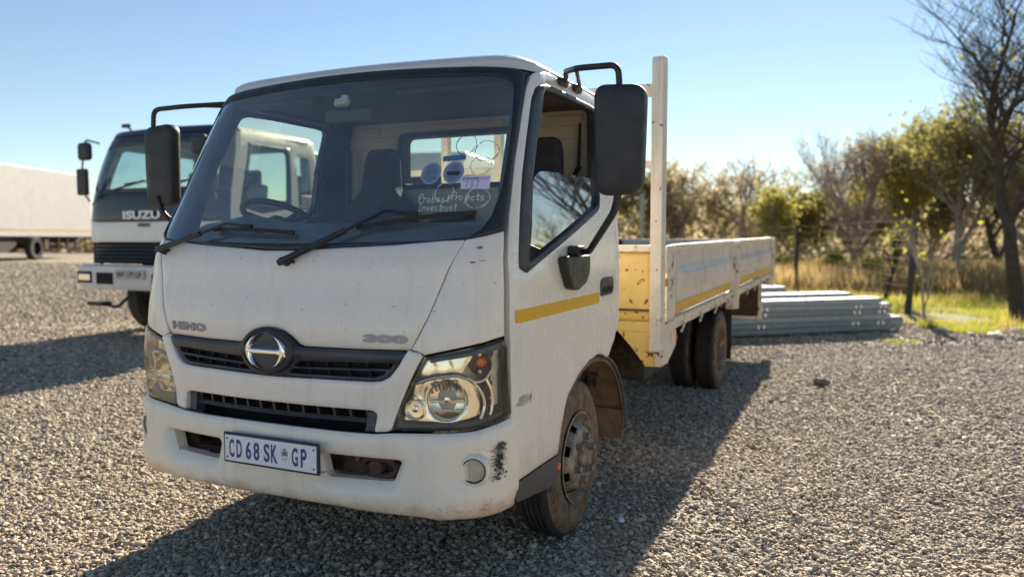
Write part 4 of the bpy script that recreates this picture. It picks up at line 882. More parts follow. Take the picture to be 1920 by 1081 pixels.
for sx in (1, -1):
    mb = MB(); mb.bar((sx * 1.115, 2.78, .968), (sx * 1.115, 9.15, .968 + t9(9.15)), .05, .040); mb.bar((sx * 1.095, 2.78, .925), (sx * 1.095, 9.15, .925 + t9(9.15)), .02, .06)
    rl = mb.out("side_rail", cream_rusty, bed, bevel=.004)
    for k in range(9):
        y = 3.15 + k * .70
        mb = MB(); mb.tube([(sx * 1.11, y, .945 + t9(y)), (sx * 1.125, y + .03, .905 + t9(y)), (sx * 1.13, y - .10, .865 + t9(y))], .009, 6); mb.box((sx * 1.125, y + .02, .945 + t9(y)), (.02, .09, .03)); mb.out("rope_hook", cream_rusty, rl)
    for y in (3.45, 4.75, 6.25, 8.45):
        mb = MB(); mb.box((sx * 1.138, y, .972 + t9(y)), (.014, .07, .05)); mb.tube([(sx * 1.138, y - .05, .985 + t9(y)), (sx * 1.138, y + .05, .985 + t9(y))], .013, 8); mb.out("hinge", cream_rusty, rl, bevel=.003)
    for k in range(26):
        y = 2.9 + random.random() * 6.1; zt = 1.0 + t9(y); l_ = random.uniform(.01, .035)
        mkobj("rust_run", [(sx * 1.1412, y, .985 + t9(y)), (sx * 1.1412, y + random.uniform(.01, .05), .985 + t9(y)), (sx * 1.1412, y + .012, .985 + t9(y) - l_)], [(0, 1, 2)], rustbrown, rl, smooth=False)
    # middle and rear stakes
    for y in (5.52, 9.10):
        mb = MB(); mb.bb(*sorted((sx * 1.10, sx * 1.175)), y, y + .10, .80 + t9(y), 1.49 + t9(y)); mb.bb(*sorted((sx * 1.06, sx * 1.15)), y - .03, y + .13, .80 + t9(y), .93 + t9(y)); sk = mb.out("stake", cream_rusty, bed, bevel=.006)
        mb = MB(); mb.tube(bendpath([(sx * 1.135, y - .01, 1.46 + t9(y)), (sx * 1.15, y - .03, 1.34 + t9(y)), (sx * 1.165, y - .04, 1.30 + t9(y)), (sx * 1.135, y - .10, 1.26 + t9(y)), (sx * 1.13, y - .02, 1.10 + t9(y))], .02), .009, 6); mb.bar((sx * 1.135, y - .05, 1.44 + t9(y)), (sx * 1.135, y - .05, 1.34 + t9(y)), .014, .03); mb.out("latch", rustbrown if False else cream_rusty, sk)
    # headboard post, its brackets and the wedge below
    mb = MB(); p = [(2.42, .80), (2.42, 2.665), (2.435, 2.70), (2.525, 2.705), (2.54, 2.66), (2.54, .80)]; mb.prism(p, lambda a_, b_, t: (sx * t, a_, b_), 1.050, 1.126); po = mb.out("headboard_post", cream, bed, bevel=.005)
    mb = MB(); mb.prism([(2.551, .97), (2.90, .90), (2.90, .79), (2.64, .695), (2.44, .70), (2.43, .797), (2.551, .797)], lambda a_, b_, t: (sx * t, a_, b_), 1.085, 1.124); mb.out("post_foot", cream_rusty, bed, bevel=.004)
    mb = MB(); mb.prism(rc([(2.55, 1.31), (2.78, 1.31), (2.80, 1.35), (2.79, 1.47), (2.72, 1.495), (2.55, 1.49)], .02), lambda a_, b_, t: (sx * t, a_, b_), 1.118, 1.136)
    mb.prism(rc([(2.60, .95), (2.79, .93), (2.79, 1.33), (2.60, 1.33)], .012), lambda a_, b_, t: (sx * t, a_, b_), 1.106, 1.126); mb.box((sx * 1.11, 2.70, .955), (.06, .17, .05)); mb.out("corner_bracket", cream_rusty, bed, bevel=.004)
    mb = MB(); mb.lathe([(.03, -.01), (.03, .01), (.024, .022), (0, .026)], (sx * 1.105, 2.905, .845), (0, 1, 0) if False else (sx, .3, 0), 20); mb.out("side_marker", orange_m, bed)
# headboard
V, F = [], []; xs = np.linspace(-1.045, 1.045, 60); zs = np.linspace(.99, 1.45, 16)
for z in zs:
    for x in xs: V.append((x, 2.50 - .012 * float(ss(1.02, 1.05, z)) + .004 * mnoise.noise(Vector((x * 3, z * 3, 5))) - .018 * float(ss(.86, .80, abs(x)) * ss(1.05, 1.09, z)), z))
k = 60; F = [(i * k + j, i * k + j + 1, (i + 1) * k + j + 1, (i + 1) * k + j) for i in range(15) for j in range(k - 1)]
hbd = mkobj("headboard", V, F, ochre, bed, solid=.01, ang=50)
mb = MB(); mb.bb(-1.045, 1.045, 2.44, 2.51, 1.45, 1.495); mb.out("headboard_rim", cream, hbd, bevel=.008)
mb = MB()
mb.bb(-1.045, 1.045, 2.45, 2.50, .925, .988)
for sx in (1, -1): mb.prism([(sx * .80, .955), (sx * 1.12, .955), (sx * 1.12, .80), (sx * 1.11, .70), (sx * 1.02, .695), (sx * .94, .80)], lambda a_, b_, t: (a_, t, b_), 2.452, 2.462)
mb.out("headboard_gusset", ochre, hbd, bevel=.003)
mb = MB(); mb.bar((-1.045, 2.485, 1.065), (1.045, 2.485, 1.065), .02, .012); mb.out("weld_strip", rustbrown, hbd)
mb = MB(); mb.bb(-1.045, 1.045, 2.45, 2.52, 2.46, 2.535)
for x in (-.52, -.09, .20, .52): mb.bb(x, x + .055, 2.455, 2.515, 1.495, 2.46)
mb.bb(-1.045, 1.045, 2.46, 2.51, 2.00, 2.045)
mb.out("headboard_frame", cream, bed, bevel=.005)
mb = MB(); mb.bb(-1.1, 1.1, 9.16, 9.20, 1.05, 1.53); mb.out("tailboard", dropside_m, bed, bevel=.01)
for sx in (1, -1): MB().bb(*sorted((sx * .62, sx * 1.13)), 8.02, 8.05, .50, .94).out("rear_guard_plate", rustbrown, bed)
mb = MB()
for sx in (1, -1): mb.bb(*sorted((sx * 1.09, sx * 1.135)), 7.98, 8.02, .48, .96)
mb.bb(-1.12, 1.12, 7.985, 8.018, .48, .515); mb.out("rear_guard_frame", cream_rusty, bed)
# ================================================================== GROUND
def hgt(x, y):
    x = np.asarray(x, float); y = np.asarray(y, float)
    z = .80 * (1 - np.exp(-np.clip(-x - 1.0, 0, 99) * .05)) * ss(-1.0, -3.5, x)
    return z
def rough(x, y):
    return np.array([.018 * mnoise.noise(Vector((a * .9, b * .9, 0))) + .010 * mnoise.noise(Vector((a * 3.1, b * 3.1, 4))) for a, b in zip(x, y)])
def near_flat(x, y): return 1
gcolA = (.30, .262, .215)
def gravel_mat(name, inst):
    m = bpy.data.materials.new(name); m.use_nodes = True; nt = m.node_tree; N = nt.nodes; L = nt.links; b = N["Principled BSDF"]; b.inputs["Roughness"].default_value = .8
    b.inputs["Specular IOR Level"].default_value = .35
    cr = N.new("ShaderNodeValToRGB"); e = cr.color_ramp
    cols = [(0, (.13, .11, .095)), (.22, (.27, .225, .175)), (.5, (.46, .38, .28)), (.72, (.42, .355, .28)), (.9, (.60, .50, .37)), (1, (.68, .60, .48))]
    e.elements[0].position = 0; e.elements[0].color = (*cols[0][1], 1); e.elements[1].position = 1; e.elements[1].color = (*cols[-1][1], 1)
    for p, c in cols[1:-1]: q = e.elements.new(p); q.color = (*c, 1)
    co = N.new("ShaderNodeNewGeometry").outputs["Position"]
    if inst:
        oi = N.new("ShaderNodeObjectInfo"); L.new(oi.outputs["Random"], cr.inputs[0])
        no = N.new("ShaderNodeTexNoise"); no.inputs["Scale"].default_value = 45; no.inputs["Detail"].default_value = 3; L.new(co, no.inputs["Vector"])
        mx = N.new("ShaderNodeMix"); mx.data_type = 'RGBA'; mx.blend_type = 'OVERLAY'; mx.inputs[0].default_value = .35; L.new(cr.outputs[0], mx.inputs[6]); L.new(no.outputs["Color"], mx.inputs[7])
        n2 = N.new("ShaderNodeTexNoise"); n2.inputs["Scale"].default_value = .8; n2.inputs["Detail"].default_value = 6; L.new(co, n2.inputs["Vector"])
        m2 = N.new("ShaderNodeMapRange"); L.new(n2.outputs["Fac"], m2.inputs[0]); m2.inputs[1].default_value = .35; m2.inputs[2].default_value = .65; m2.inputs[3].default_value = 0; m2.inputs[4].default_value = .5
        m3 = N.new("ShaderNodeMix"); m3.data_type = 'RGBA'; L.new(m2.outputs[0], m3.inputs[0]); L.new(mx.outputs[2], m3.inputs[6]); m3.inputs[7].default_value = (.42, .33, .235, 1); L.new(m3.outputs[2], b.inputs[0])
    else:
        vo = N.new("ShaderNodeTexVoronoi"); vo.inputs["Scale"].default_value = 70; L.new(co, vo.inputs["Vector"])
        sp = N.new("ShaderNodeSeparateColor"); L.new(vo.outputs["Color"], sp.inputs[0]); L.new(sp.outputs[0], cr.inputs[0])
        no = N.new("ShaderNodeTexNoise"); no.inputs["Scale"].default_value = .7; no.inputs["Detail"].default_value = 5; L.new(co, no.inputs["Vector"])
        mr = N.new("ShaderNodeMapRange"); L.new(no.outputs["Fac"], mr.inputs[0]); mr.inputs[1].default_value = .3; mr.inputs[2].default_value = .7; mr.inputs[3].default_value = .75; mr.inputs[4].default_value = 1.0  # bed colour dimmed to paint the shaded gaps between stones
        vm = N.new("ShaderNodeVectorMath"); vm.operation = 'SCALE'; L.new(cr.outputs[0], vm.inputs[0]); L.new(mr.outputs[0], vm.inputs[3]); L.new(vm.outputs[0], b.inputs[0])
        bp = N.new("ShaderNodeBump"); bp.inputs["Strength"].default_value = .9; bp.inputs["Distance"].default_value = .02; bp.invert = True; L.new(vo.outputs["Distance"], bp.inputs["Height"]); L.new(bp.outputs[0], b.inputs["Normal"])
    return m
g_bed = gravel_mat("gravel_bed", False); g_st = gravel_mat("gravel_stone", True)
# terrain sheet reaching the horizon: gravel yard, then veld
def axis(a, b, n0, far):
    fine = np.linspace(a, b, n0); k = np.geomspace(1, far, 26); return np.concatenate([a - k[::-1], fine, b + k])
xs = axis(-12, 10, 133, 900); ys = axis(-4, 24, 169, 1400); XX, YY = np.meshgrid(xs, ys); ZZ = hgt(XX, YY) + (rough(XX.ravel(), YY.ravel()).reshape(XX.shape) * ss(40, 12, np.hypot(XX, YY)) - .012)
V = np.stack([XX, YY, ZZ], -1).reshape(-1, 3); nx = len(xs); F = [(j * nx + i, j * nx + i + 1, (j + 1) * nx + i + 1, (j + 1) * nx + i) for j in range(len(ys) - 1) for i in range(nx - 1)]
veld = M("veld_soil", (.20, .15, .075), .95, var=.3, vs=.5, col2=(.14, .17, .04), t0=.42, t1=.6, bump=.5, bs=6)
# gravel edge: distance field along a curve, from behind the stack to the right and beyond the trailer on the left
def yard(x, y):
    e = .35 * np.sin(x * 1.3) + .25 * np.sin(x * 3.1 + 1) + .15 * np.sin(y * 2.3)
    right = 14.0 - .62 * (x - 2.8) + e; left = 21.5 + .15 * (x + 20) + e
    return np.where(x > -2, np.where(x > .5, np.where(y < np.minimum(right, 14.2 + e), 1, 0), np.where(y < 15.5 + e, 1, 0)), np.where(y < np.interp(x, [-40, -22, -12, -2], [30, 26, 23, 17]) + e, 1, 0))
C_ = np.array([V[list(f)].mean(0) for f in F]); yd = yard(C_[:, 0], C_[:, 1])
gr = mkobj("ground", V, F, [g_bed, veld], ang=180); tag(gr, kind="structure")
gr.data.polygons.foreach_set("material_index", (1 - yd).astype(int))

# loose crushed stone: one mass nobody could count
cam_p = np.array([2.292, -2.471]); ya = math.radians(24.46); fw = np.array([-math.sin(ya), math.cos(ya)]); rt = np.array([math.cos(ya), math.sin(ya)])
def scatter(d0, d1, dens, tanw=.76):
    n = int(dens * tanw * (d1 ** 2 - d0 ** 2)); d = np.sqrt(RNG.uniform(d0 ** 2, d1 ** 2, n)); l = RNG.uniform(-tanw, tanw, n) * d
    return cam_p + d[:, None] * fw + l[:, None] * rt, d
P1, D1 = scatter(2.6, 11, 3600); P2, D2 = scatter(11, 30, 520, .74)
P3, D3 = scatter(.8, 9, 1500, 1.5); q_ = (P3 - cam_p) @ np.stack([fw, rt], 1); k_ = (np.abs(q_[:, 1]) > .76 * q_[:, 0]) | (q_[:, 0] < 2.6); P3, D3 = P3[k_], D3[k_]
PP = np.concatenate([P1, P2, P3]); DD = np.concatenate([D1, D2, D3]); k_ = yard(PP[:, 0], PP[:, 1]) > 0; PP, DD = PP[k_], DD[k_]
cl = np.array([mnoise.noise(Vector((a * .55, b * .55, 21))) + .5 * mnoise.noise(Vector((a * 2.3, b * 2.3, 2))) for a, b in PP]); k_ = RNG.uniform(0, 1, len(PP)) < np.clip(1.0 + (cl + .12) * 1.8, .35, 1); PP, DD = PP[k_], DD[k_]
sz = .0096 * RNG.lognormal(0, .28, len(PP)) * (1 + .07 * np.clip(DD - 5, 0, 99))
zz = hgt(PP[:, 0], PP[:, 1]) + rough(PP[:, 0], PP[:, 1]) - .012 + sz * RNG.uniform(-.1, .75, len(PP))
me = bpy.data.meshes.new("gravel"); me.from_pydata(np.column_stack([PP, zz]).tolist(), [], [])
at = me.attributes.new("sz", 'FLOAT', 'POINT'); at.data.foreach_set("value", sz)
at = me.attributes.new("rot", 'FLOAT_VECTOR', 'POINT'); at.data.foreach_set("vector", np.column_stack([RNG.uniform(-.6, .6, len(PP)), RNG.uniform(-.6, .6, len(PP)), RNG.uniform(0, 6.28, len(PP))]).ravel())
at = me.attributes.new("idx", 'INT', 'POINT'); at.data.foreach_set("value", RNG.integers(0, 8, len(PP)))
me.materials.append(g_st); go = link(bpy.data.objects.new("gravel", me)); tag(go, "sharp crushed grey and tan stone covering the whole yard", "gravel", kind="stuff")
ng = bpy.data.node_groups.new("gravel", 'GeometryNodeTree'); ng.interface.new_socket("Geometry", in_out='INPUT', socket_type='NodeSocketGeometry'); ng.interface.new_socket("Geometry", in_out='OUTPUT', socket_type='NodeSocketGeometry')
N = ng.nodes; L = ng.links; gi = N.new("NodeGroupInput"); gout = N.new("NodeGroupOutput"); jn = N.new("GeometryNodeJoinGeometry")
for k in range(8):
    ic = N.new("GeometryNodeMeshIcoSphere"); ic.inputs["Subdivisions"].default_value = 2; ic.inputs["Radius"].default_value = 1
    nz = N.new("ShaderNodeTexNoise"); nz.noise_dimensions = '4D'; nz.inputs["W"].default_value = k * 3.7; nz.inputs["Scale"].default_value = 1.1; nz.inputs["Detail"].default_value = 1
    vs_ = N.new("ShaderNodeVectorMath"); vs_.operation = 'SUBTRACT'; L.new(nz.outputs["Color"], vs_.inputs[0]); vs_.inputs[1].default_value = (.5, .5, .5)
    vm = N.new("ShaderNodeVectorMath"); vm.operation = 'SCALE'; L.new(vs_.outputs[0], vm.inputs[0]); vm.inputs[3].default_value = 2.6
    sp = N.new("GeometryNodeSetPosition"); L.new(ic.outputs["Mesh"], sp.inputs[0]); L.new(vm.outputs[0], sp.inputs["Offset"])
    dc = N.new("GeometryNodeConvexHull"); L.new(sp.outputs[0], dc.inputs[0])
    tf = N.new("GeometryNodeTransform"); L.new(dc.outputs[0], tf.inputs["Geometry"]); tf.inputs["Scale"].default_value = (1.0, .72 + .05 * (k % 4), .50 + .06 * (k % 3))
    sm = N.new("GeometryNodeSetMaterial"); L.new(tf.outputs[0], sm.inputs["Geometry"]); sm.inputs["Material"].default_value = g_st
    g2 = N.new("GeometryNodeGeometryToInstance"); L.new(sm.outputs[0], g2.inputs[0]); L.new(g2.outputs[0], jn.inputs[0])
ip = N.new("GeometryNodeInstanceOnPoints"); ip.inputs["Pick Instance"].default_value = True; L.new(gi.outputs[0], ip.inputs["Points"]); L.new(jn.outputs[0], ip.inputs["Instance"])
def attr(nm, ty):
    a = N.new("GeometryNodeInputNamedAttribute"); a.data_type = ty; a.inputs[0].default_value = nm; return a.outputs[0]
L.new(attr("idx", 'INT'), ip.inputs["Instance Index"]); L.new(attr("sz", 'FLOAT'), ip.inputs["Scale"])
er = N.new("FunctionNodeEulerToRotation"); L.new(attr("rot", 'FLOAT_VECTOR'), er.inputs[0]); L.new(er.outputs[0], ip.inputs["Rotation"])
L.new(ip.outputs[0], gout.inputs[0]); md = go.modifiers.new("gn", 'NODES'); md.node_group = ng

def rock(name, loc, r, mt, seed=0, sq=(1, .8, .6), label=None, cat=None, group=None, parent=None):
    bm = bmesh.new(); bmesh.ops.create_icosphere(bm, subdivisions=2, radius=1)
    for v in bm.verts:
        n = mnoise.noise(v.co * 1.1 + Vector((seed * 5.3, 0, 0))); v.co = v.co * (1 + n * .7)
        v.co = Vector((v.co.x * sq[0], v.co.y * sq[1], v.co.z * sq[2])) * r
    me = bpy.data.meshes.new(name); bm.to_mesh(me); bm.free(); me.materials.append(mt); o = link(bpy.data.objects.new(name, me)); o.location = loc; o.rotation_euler = (0, 0, seed); o.parent = parent
    return tag(o, label, cat, group)
pale = M("pale_stone", (.50, .46, .40), .8, var=.2, vs=30, bump=.3, bs=60)
rock("stone", (1.96, 6.11, .03), .075, M("dark_stone", (.14, .12, .10), .85, var=.4, vs=20, bump=.4), 3, label="fist sized dark stone lying alone on the gravel right of the truck", cat="stone")
mb = MB(); mb.lathe([(0, .006), (.014, .006), (.017, .003), (.018, 0)], (1.158, 1.449, .022), (.1, -.3, 1), 20); tag(mb.out("bottle_cap", M("cap_white", (.7, .74, .8), .4)), "white plastic bottle cap on shaded gravel beside the front wheel", "bottle cap")
leafm = M("dry_leaf", (.62, .50, .16), .7, var=.2, vs=30)
for i, (px, py, lb) in enumerate(((1.72, 3.35, "yellow dry leaf nearest the truck shadow on the gravel"), (3.05, 4.15, "yellow curled leaf farther right on the sunlit gravel"), (3.25, 6.3, "slim yellow leaf standing up on the far gravel"), (2.9, 5.0, "pale straw leaf lying flat between two other yellow leaves"))):
    V = []; a0 = i * 1.3
    for j in range(9): t = j / 8; w_ = .012 * math.sin(math.pi * t) + .001; V += [(px + math.cos(a0) * (t - .5) * .07 - math.sin(a0) * w_, py + math.sin(a0) * (t - .5) * .07 + math.cos(a0) * w_, .028 + .012 * math.sin(t * 3)), (px + math.cos(a0) * (t - .5) * .07 + math.sin(a0) * w_, py + math.sin(a0) * (t - .5) * .07 - math.cos(a0) * w_, .034 + .012 * math.sin(t * 3))]
    tag(mkobj("leaf", V, [(2 * j, 2 * j + 1, 2 * j + 3, 2 * j + 2) for j in range(8)], leafm), lb, "leaf", "fallen leaves on the gravel")

# ================================================================== GRASS
def grass(name, n, region, h0, h1, mt, label, lean=.35, wd=.008):
    pts = region(n); V = np.zeros((len(pts) * 3, 3)); z0 = hgt(pts[:, 0], pts[:, 1]) - .02; a = RNG.uniform(0, 6.28, len(pts)); h = RNG.uniform(h0, h1, len(pts)); l = RNG.uniform(0, lean, len(pts)) * h; b = RNG.uniform(0, 6.28, len(pts))
    w_ = wd * RNG.uniform(.7, 1.4, len(pts))
    V[0::3] = np.column_stack([pts[:, 0] - np.cos(a) * w_, pts[:, 1] - np.sin(a) * w_, z0]); V[1::3] = np.column_stack([pts[:, 0] + np.cos(a) * w_, pts[:, 1] + np.sin(a) * w_, z0]); V[2::3] = np.column_stack([pts[:, 0] + np.cos(b) * l, pts[:, 1] + np.sin(b) * l, z0 + h])
    me = bpy.data.meshes.new(name); me.from_pydata(V.tolist(), [], [(3 * i, 3 * i + 1, 3 * i + 2) for i in range(len(pts))]); me.materials.append(mt); o = link(bpy.data.objects.new(name, me)); return tag(o, label, "grass", kind="stuff")
def leaf_mat(name, col, var=.35, trans=.35, vs=3.):
    m = bpy.data.materials.new(name); m.use_nodes = True; nt = m.node_tree; N = nt.nodes; L = nt.links; N.remove(N["Principled BSDF"]); out = N["Material Output"]
    geo = N.new("ShaderNodeNewGeometry"); no = N.new("ShaderNodeTexNoise"); no.inputs["Scale"].default_value = vs; no.inputs["Detail"].default_value = 4; L.new(geo.outputs["Position"], no.inputs["Vector"])
    mi = N.new("ShaderNodeMath"); mi.operation = 'MULTIPLY_ADD'; L.new(geo.outputs["Random Per Island"], mi.inputs[0]); mi.inputs[1].default_value = .5; L.new(no.outputs["Fac"], mi.inputs[2])
    mr = N.new("ShaderNodeMapRange"); L.new(mi.outputs[0], mr.inputs[0]); mr.inputs[1].default_value = .4; mr.inputs[2].default_value = 1.1; mr.inputs[3].default_value = 1 - var; mr.inputs[4].default_value = 1 + var
    vm = N.new("ShaderNodeVectorMath"); vm.operation = 'SCALE'; vm.inputs[0].default_value = col; L.new(mr.outputs[0], vm.inputs[3])
    df = N.new("ShaderNodeBsdfDiffuse"); L.new(vm.outputs[0], df.inputs[0]); tl = N.new("ShaderNodeBsdfTranslucent"); L.new(vm.outputs[0], tl.inputs[0])
    mx = N.new("ShaderNodeMixShader"); mx.inputs[0].default_value = trans; L.new(df.outputs[0], mx.inputs[1]); L.new(tl.outputs[0], mx.inputs[2]); L.new(mx.outputs[0], out.inputs[0]); return m
def reg(x0, x1, y0, y1, f=None):
    def r(n):
        p = np.column_stack([RNG.uniform(x0, x1, n), RNG.uniform(y0, y1, n)]); k = yard(p[:, 0], p[:, 1]) < 1
        p = p[k]; c = np.array([mnoise.noise(Vector((a * .45, b * .45, 9))) for a, b in p]); return p[c > (f if f is not None else -9)]
    return r
green = leaf_mat("green_grass", (.36, .36, .06), .4, .6, 1.2); straw = leaf_mat("straw_grass", (.50, .37, .17), .35, .55, .8)
grass("green_grass", 70000, reg(-1, 12, 12.5, 26, -.25), .05, .20, green, "short yellow green grass behind the wire fence on the right")
grass("dry_grass", 60000, reg(-12, 16, 21, 34, -.35), .35, .9, straw, "tall dry orange brown grass in front of the trees", wd=.02)
grass("straw_patches", 16000, reg(-1, 12, 12.5, 25, .12), .10, .35, straw, "thin straw tufts among the green grass by the fence")
grass("verge_grass", 26000, reg(-42, -9, 22, 34, -.25), .08, .30, green, "green weeds along the gravel edge near the box trailer", wd=.02)
def edge(n):
    p = np.column_stack([RNG.uniform(.5, 9, n), RNG.uniform(9.5, 16, n)]); a = yard(p[:, 0], p[:, 1] + .9) < 1; p = p[a]; c = np.array([mnoise.noise(Vector((u * 2.1, v * 2.1, 31))) for u, v in p]); return p[c > .12]
grass("edge_weeds", 14000, edge, .03, .13, straw, "sparse dry weeds and litter where the gravel meets the grass", 1.2, .007)
def tuft(cx, cy, r, n, h, label, mt=green):
    rr = r * np.sqrt(RNG.uniform(0, 1, n)); t = RNG.uniform(0, 6.28, n); p = np.column_stack([cx + rr * np.cos(t), cy + rr * np.sin(t)])
    o = grass("grass_tuft", n, lambda _: p, h * .4, h, mt, label, .8, .006); del o["kind"]; o["category"] = "grass tuft"; o["group"] = "weed tufts on the gravel edge"
    return o
tuft(2.75, 10.1, .16, 130, .10, "small green weed tuft on the gravel in front of the steel beams' right end")
tuft(3.0, 10.3, .12, 90, .08, "lowest yellowish weed tuft a little right of the other one in the gravel")
tuft(4.0, 12.2, .45, 900, .16, "broad green weed tuft at the gravel edge left of the big bare tree")
tuft(3.55, 12.6, .3, 500, .2, "bushy tuft at the gravel edge just right of the leaning fence post")
# rubble along the gravel edge
rub = [(3.6, 12.0, .10), (3.95, 11.6, .07), (4.25, 11.4, .12), (4.55, 11.3, .09), (4.8, 11.5, .14), (4.35, 11.9, .08), (5.1, 11.2, .10), (5.0, 12.2, .11), (4.7, 12.6, .09)]
ls = ["pale lump of rubble nearest the leaning fence post", "small pale lump just in front of the broad weed tuft", "flat pale slab of rubble in the middle of the row", "small rubble lump right of the flat slab", "largest pale rubble block near the right picture edge", "little rubble lump behind the flat slab", "rubble lump at the right picture edge", "rubble block in the grass before the bare tree", "rubble lump farthest back in the grass"]
for i, ((x, y, r), l_) in enumerate(zip(rub, ls)): rock("rubble", (x, y, r * .3), r, pale, i, (1.2, .8, .4), l_, "rubble", "rubble along the gravel edge")

# ================================================================== TREES
def branch_tree(name, x, y, H, seed, bark, leafmat=None, leaves=0, lsz=.06, spread=.9, lean=(0, 0), levels=5, r0=None, label=None, cat="tree", group=None, low=.25, up=.25, twigs=3, clump=.35, first=.28):
    rnd = random.Random(seed); z0 = float(hgt(np.array([x]), np.array([y]))[0]) - .05
    root = empty(name, (x, y, z0), 0, label, cat, group); mb = MB(); mbb = MB(); tips = []
    r0 = r0 or H * .015
    def grow(p, d, L_, r, lv):
        n = 5 if lv < 2 else 4; pts = [p]; rs = [r]; q = p.copy(); dd = d.copy()
        for i in range(n):
            dd = (dd + Vector((rnd.gauss(0, .13), rnd.gauss(0, .13), rnd.gauss(0, .08) + (.04 if lv else 0)))).normalized(); q = q + dd * L_ / n; pts.append(q.copy()); rs.append(r * (1 - .42 * (i + 1) / n))
        (mb if lv == 0 else mbb).tube(pts, rs, 8 if lv < 2 else 5 if lv < 3 else 3, cap=False)
        if lv >= 2: tips.extend(pts[1:])
        if lv >= levels: return
        kids = twigs + (1 if lv < 2 else 0)
        for k in range(kids):
            t = (low if lv == 0 else .3) + (1 - (low if lv == 0 else .3)) * (k + rnd.random()) / kids; i = min(int(t * n), n - 1); a = pts[i].lerp(pts[i + 1], t * n - i)
            az = rnd.uniform(0, 6.28) + k * 2.4; out = Vector((math.cos(az), math.sin(az), up + rnd.uniform(-.2, .5))); nd = (dd * (1 - spread * .5) + out.normalized() * spread).normalized()
            grow(a, nd, L_ * rnd.uniform(.55, .8), rs[i] * rnd.uniform(.5, .68), lv + 1)
        grow(pts[-1], dd, L_ * .65, rs[-1] * .95, lv + 1)
    grow(Vector((0, 0, 0)), Vector((lean[0], lean[1], 1)).normalized(), H * first, r0, 0)
    zt = max(v[2] for v in mbb.v); s = H / zt
    for q in (mb, mbb): q.v = [(a * s, b * s, c * s) for a, b, c in q.v]
    tips = [t * s for t in tips]
    mb.out("trunk", bark, root, fixn=False); br = mbb.out("branches", bark, root, fixn=False)
    if leaves:
        V = []; R_ = np.random.default_rng(seed); T = np.array([tuple(t) for t in tips]); c = T[R_.integers(0, len(T), leaves)] + R_.normal(0, clump * H * .06, (leaves, 3))
        a = R_.normal(0, 1, (leaves, 3)); a /= np.linalg.norm(a, axis=1, keepdims=True); b = R_.normal(0, 1, (leaves, 3)); b -= a * (a * b).sum(1, keepdims=True); b /= np.linalg.norm(b, axis=1, keepdims=True)
        q = lsz * R_.uniform(.6, 1.4, (leaves, 1)); V = np.stack([c - a * q, c + b * q * .6, c + a * q, c - b * q * .6], 1).reshape(-1, 3)
        k_ = V[:, 2].reshape(-1, 4).min(1) > .15; V = V.reshape(-1, 4, 3)[k_].reshape(-1, 3)
        me = bpy.data.meshes.new("crown"); me.from_pydata(V.tolist(), [], [(4 * i, 4 * i + 1, 4 * i + 2, 4 * i + 3) for i in range(len(V) // 4)]); me.materials.append(leafmat); o = link(bpy.data.objects.new("crown", me)); o.parent = root
    return root
bark_d = M("dark_bark", (.055, .042, .036), .9, var=.3, vs=10, bump=.3, bs=30); bark_g = M("grey_bark", (.34, .28, .235), .9, var=.3, vs=8)
olive = leaf_mat("olive_leaves", (.30, .28, .10), .45, .6); yel = leaf_mat("yellow_green_leaves", (.40, .37, .10), .4, .6); dk = leaf_mat("dark_leaves", (.22, .20, .09), .45, .55); brn = leaf_mat("brown_leaves", (.42, .35, .22), .4, .6); bright = leaf_mat("bright_young_leaves", (.42, .42, .04), .3, .5)
def W2(px, D):   # planning aid: where a sight line at image column px meets ground distance D
    l = (px - 960) / 1432.8 * D; p = cam_p + fw * D + rt * l; return float(p[0]), float(p[1])
TG = "bushveld trees behind the wire fence"
big = branch_tree("thorn_tree", *W2(1914, 14.2), 7.6, 11, bark_d, olive, 400, .045, .95, (.07, .05), 5, .13, "large bare thorn tree spreading over the right edge", low=.55, up=.35, twigs=4, first=.36)
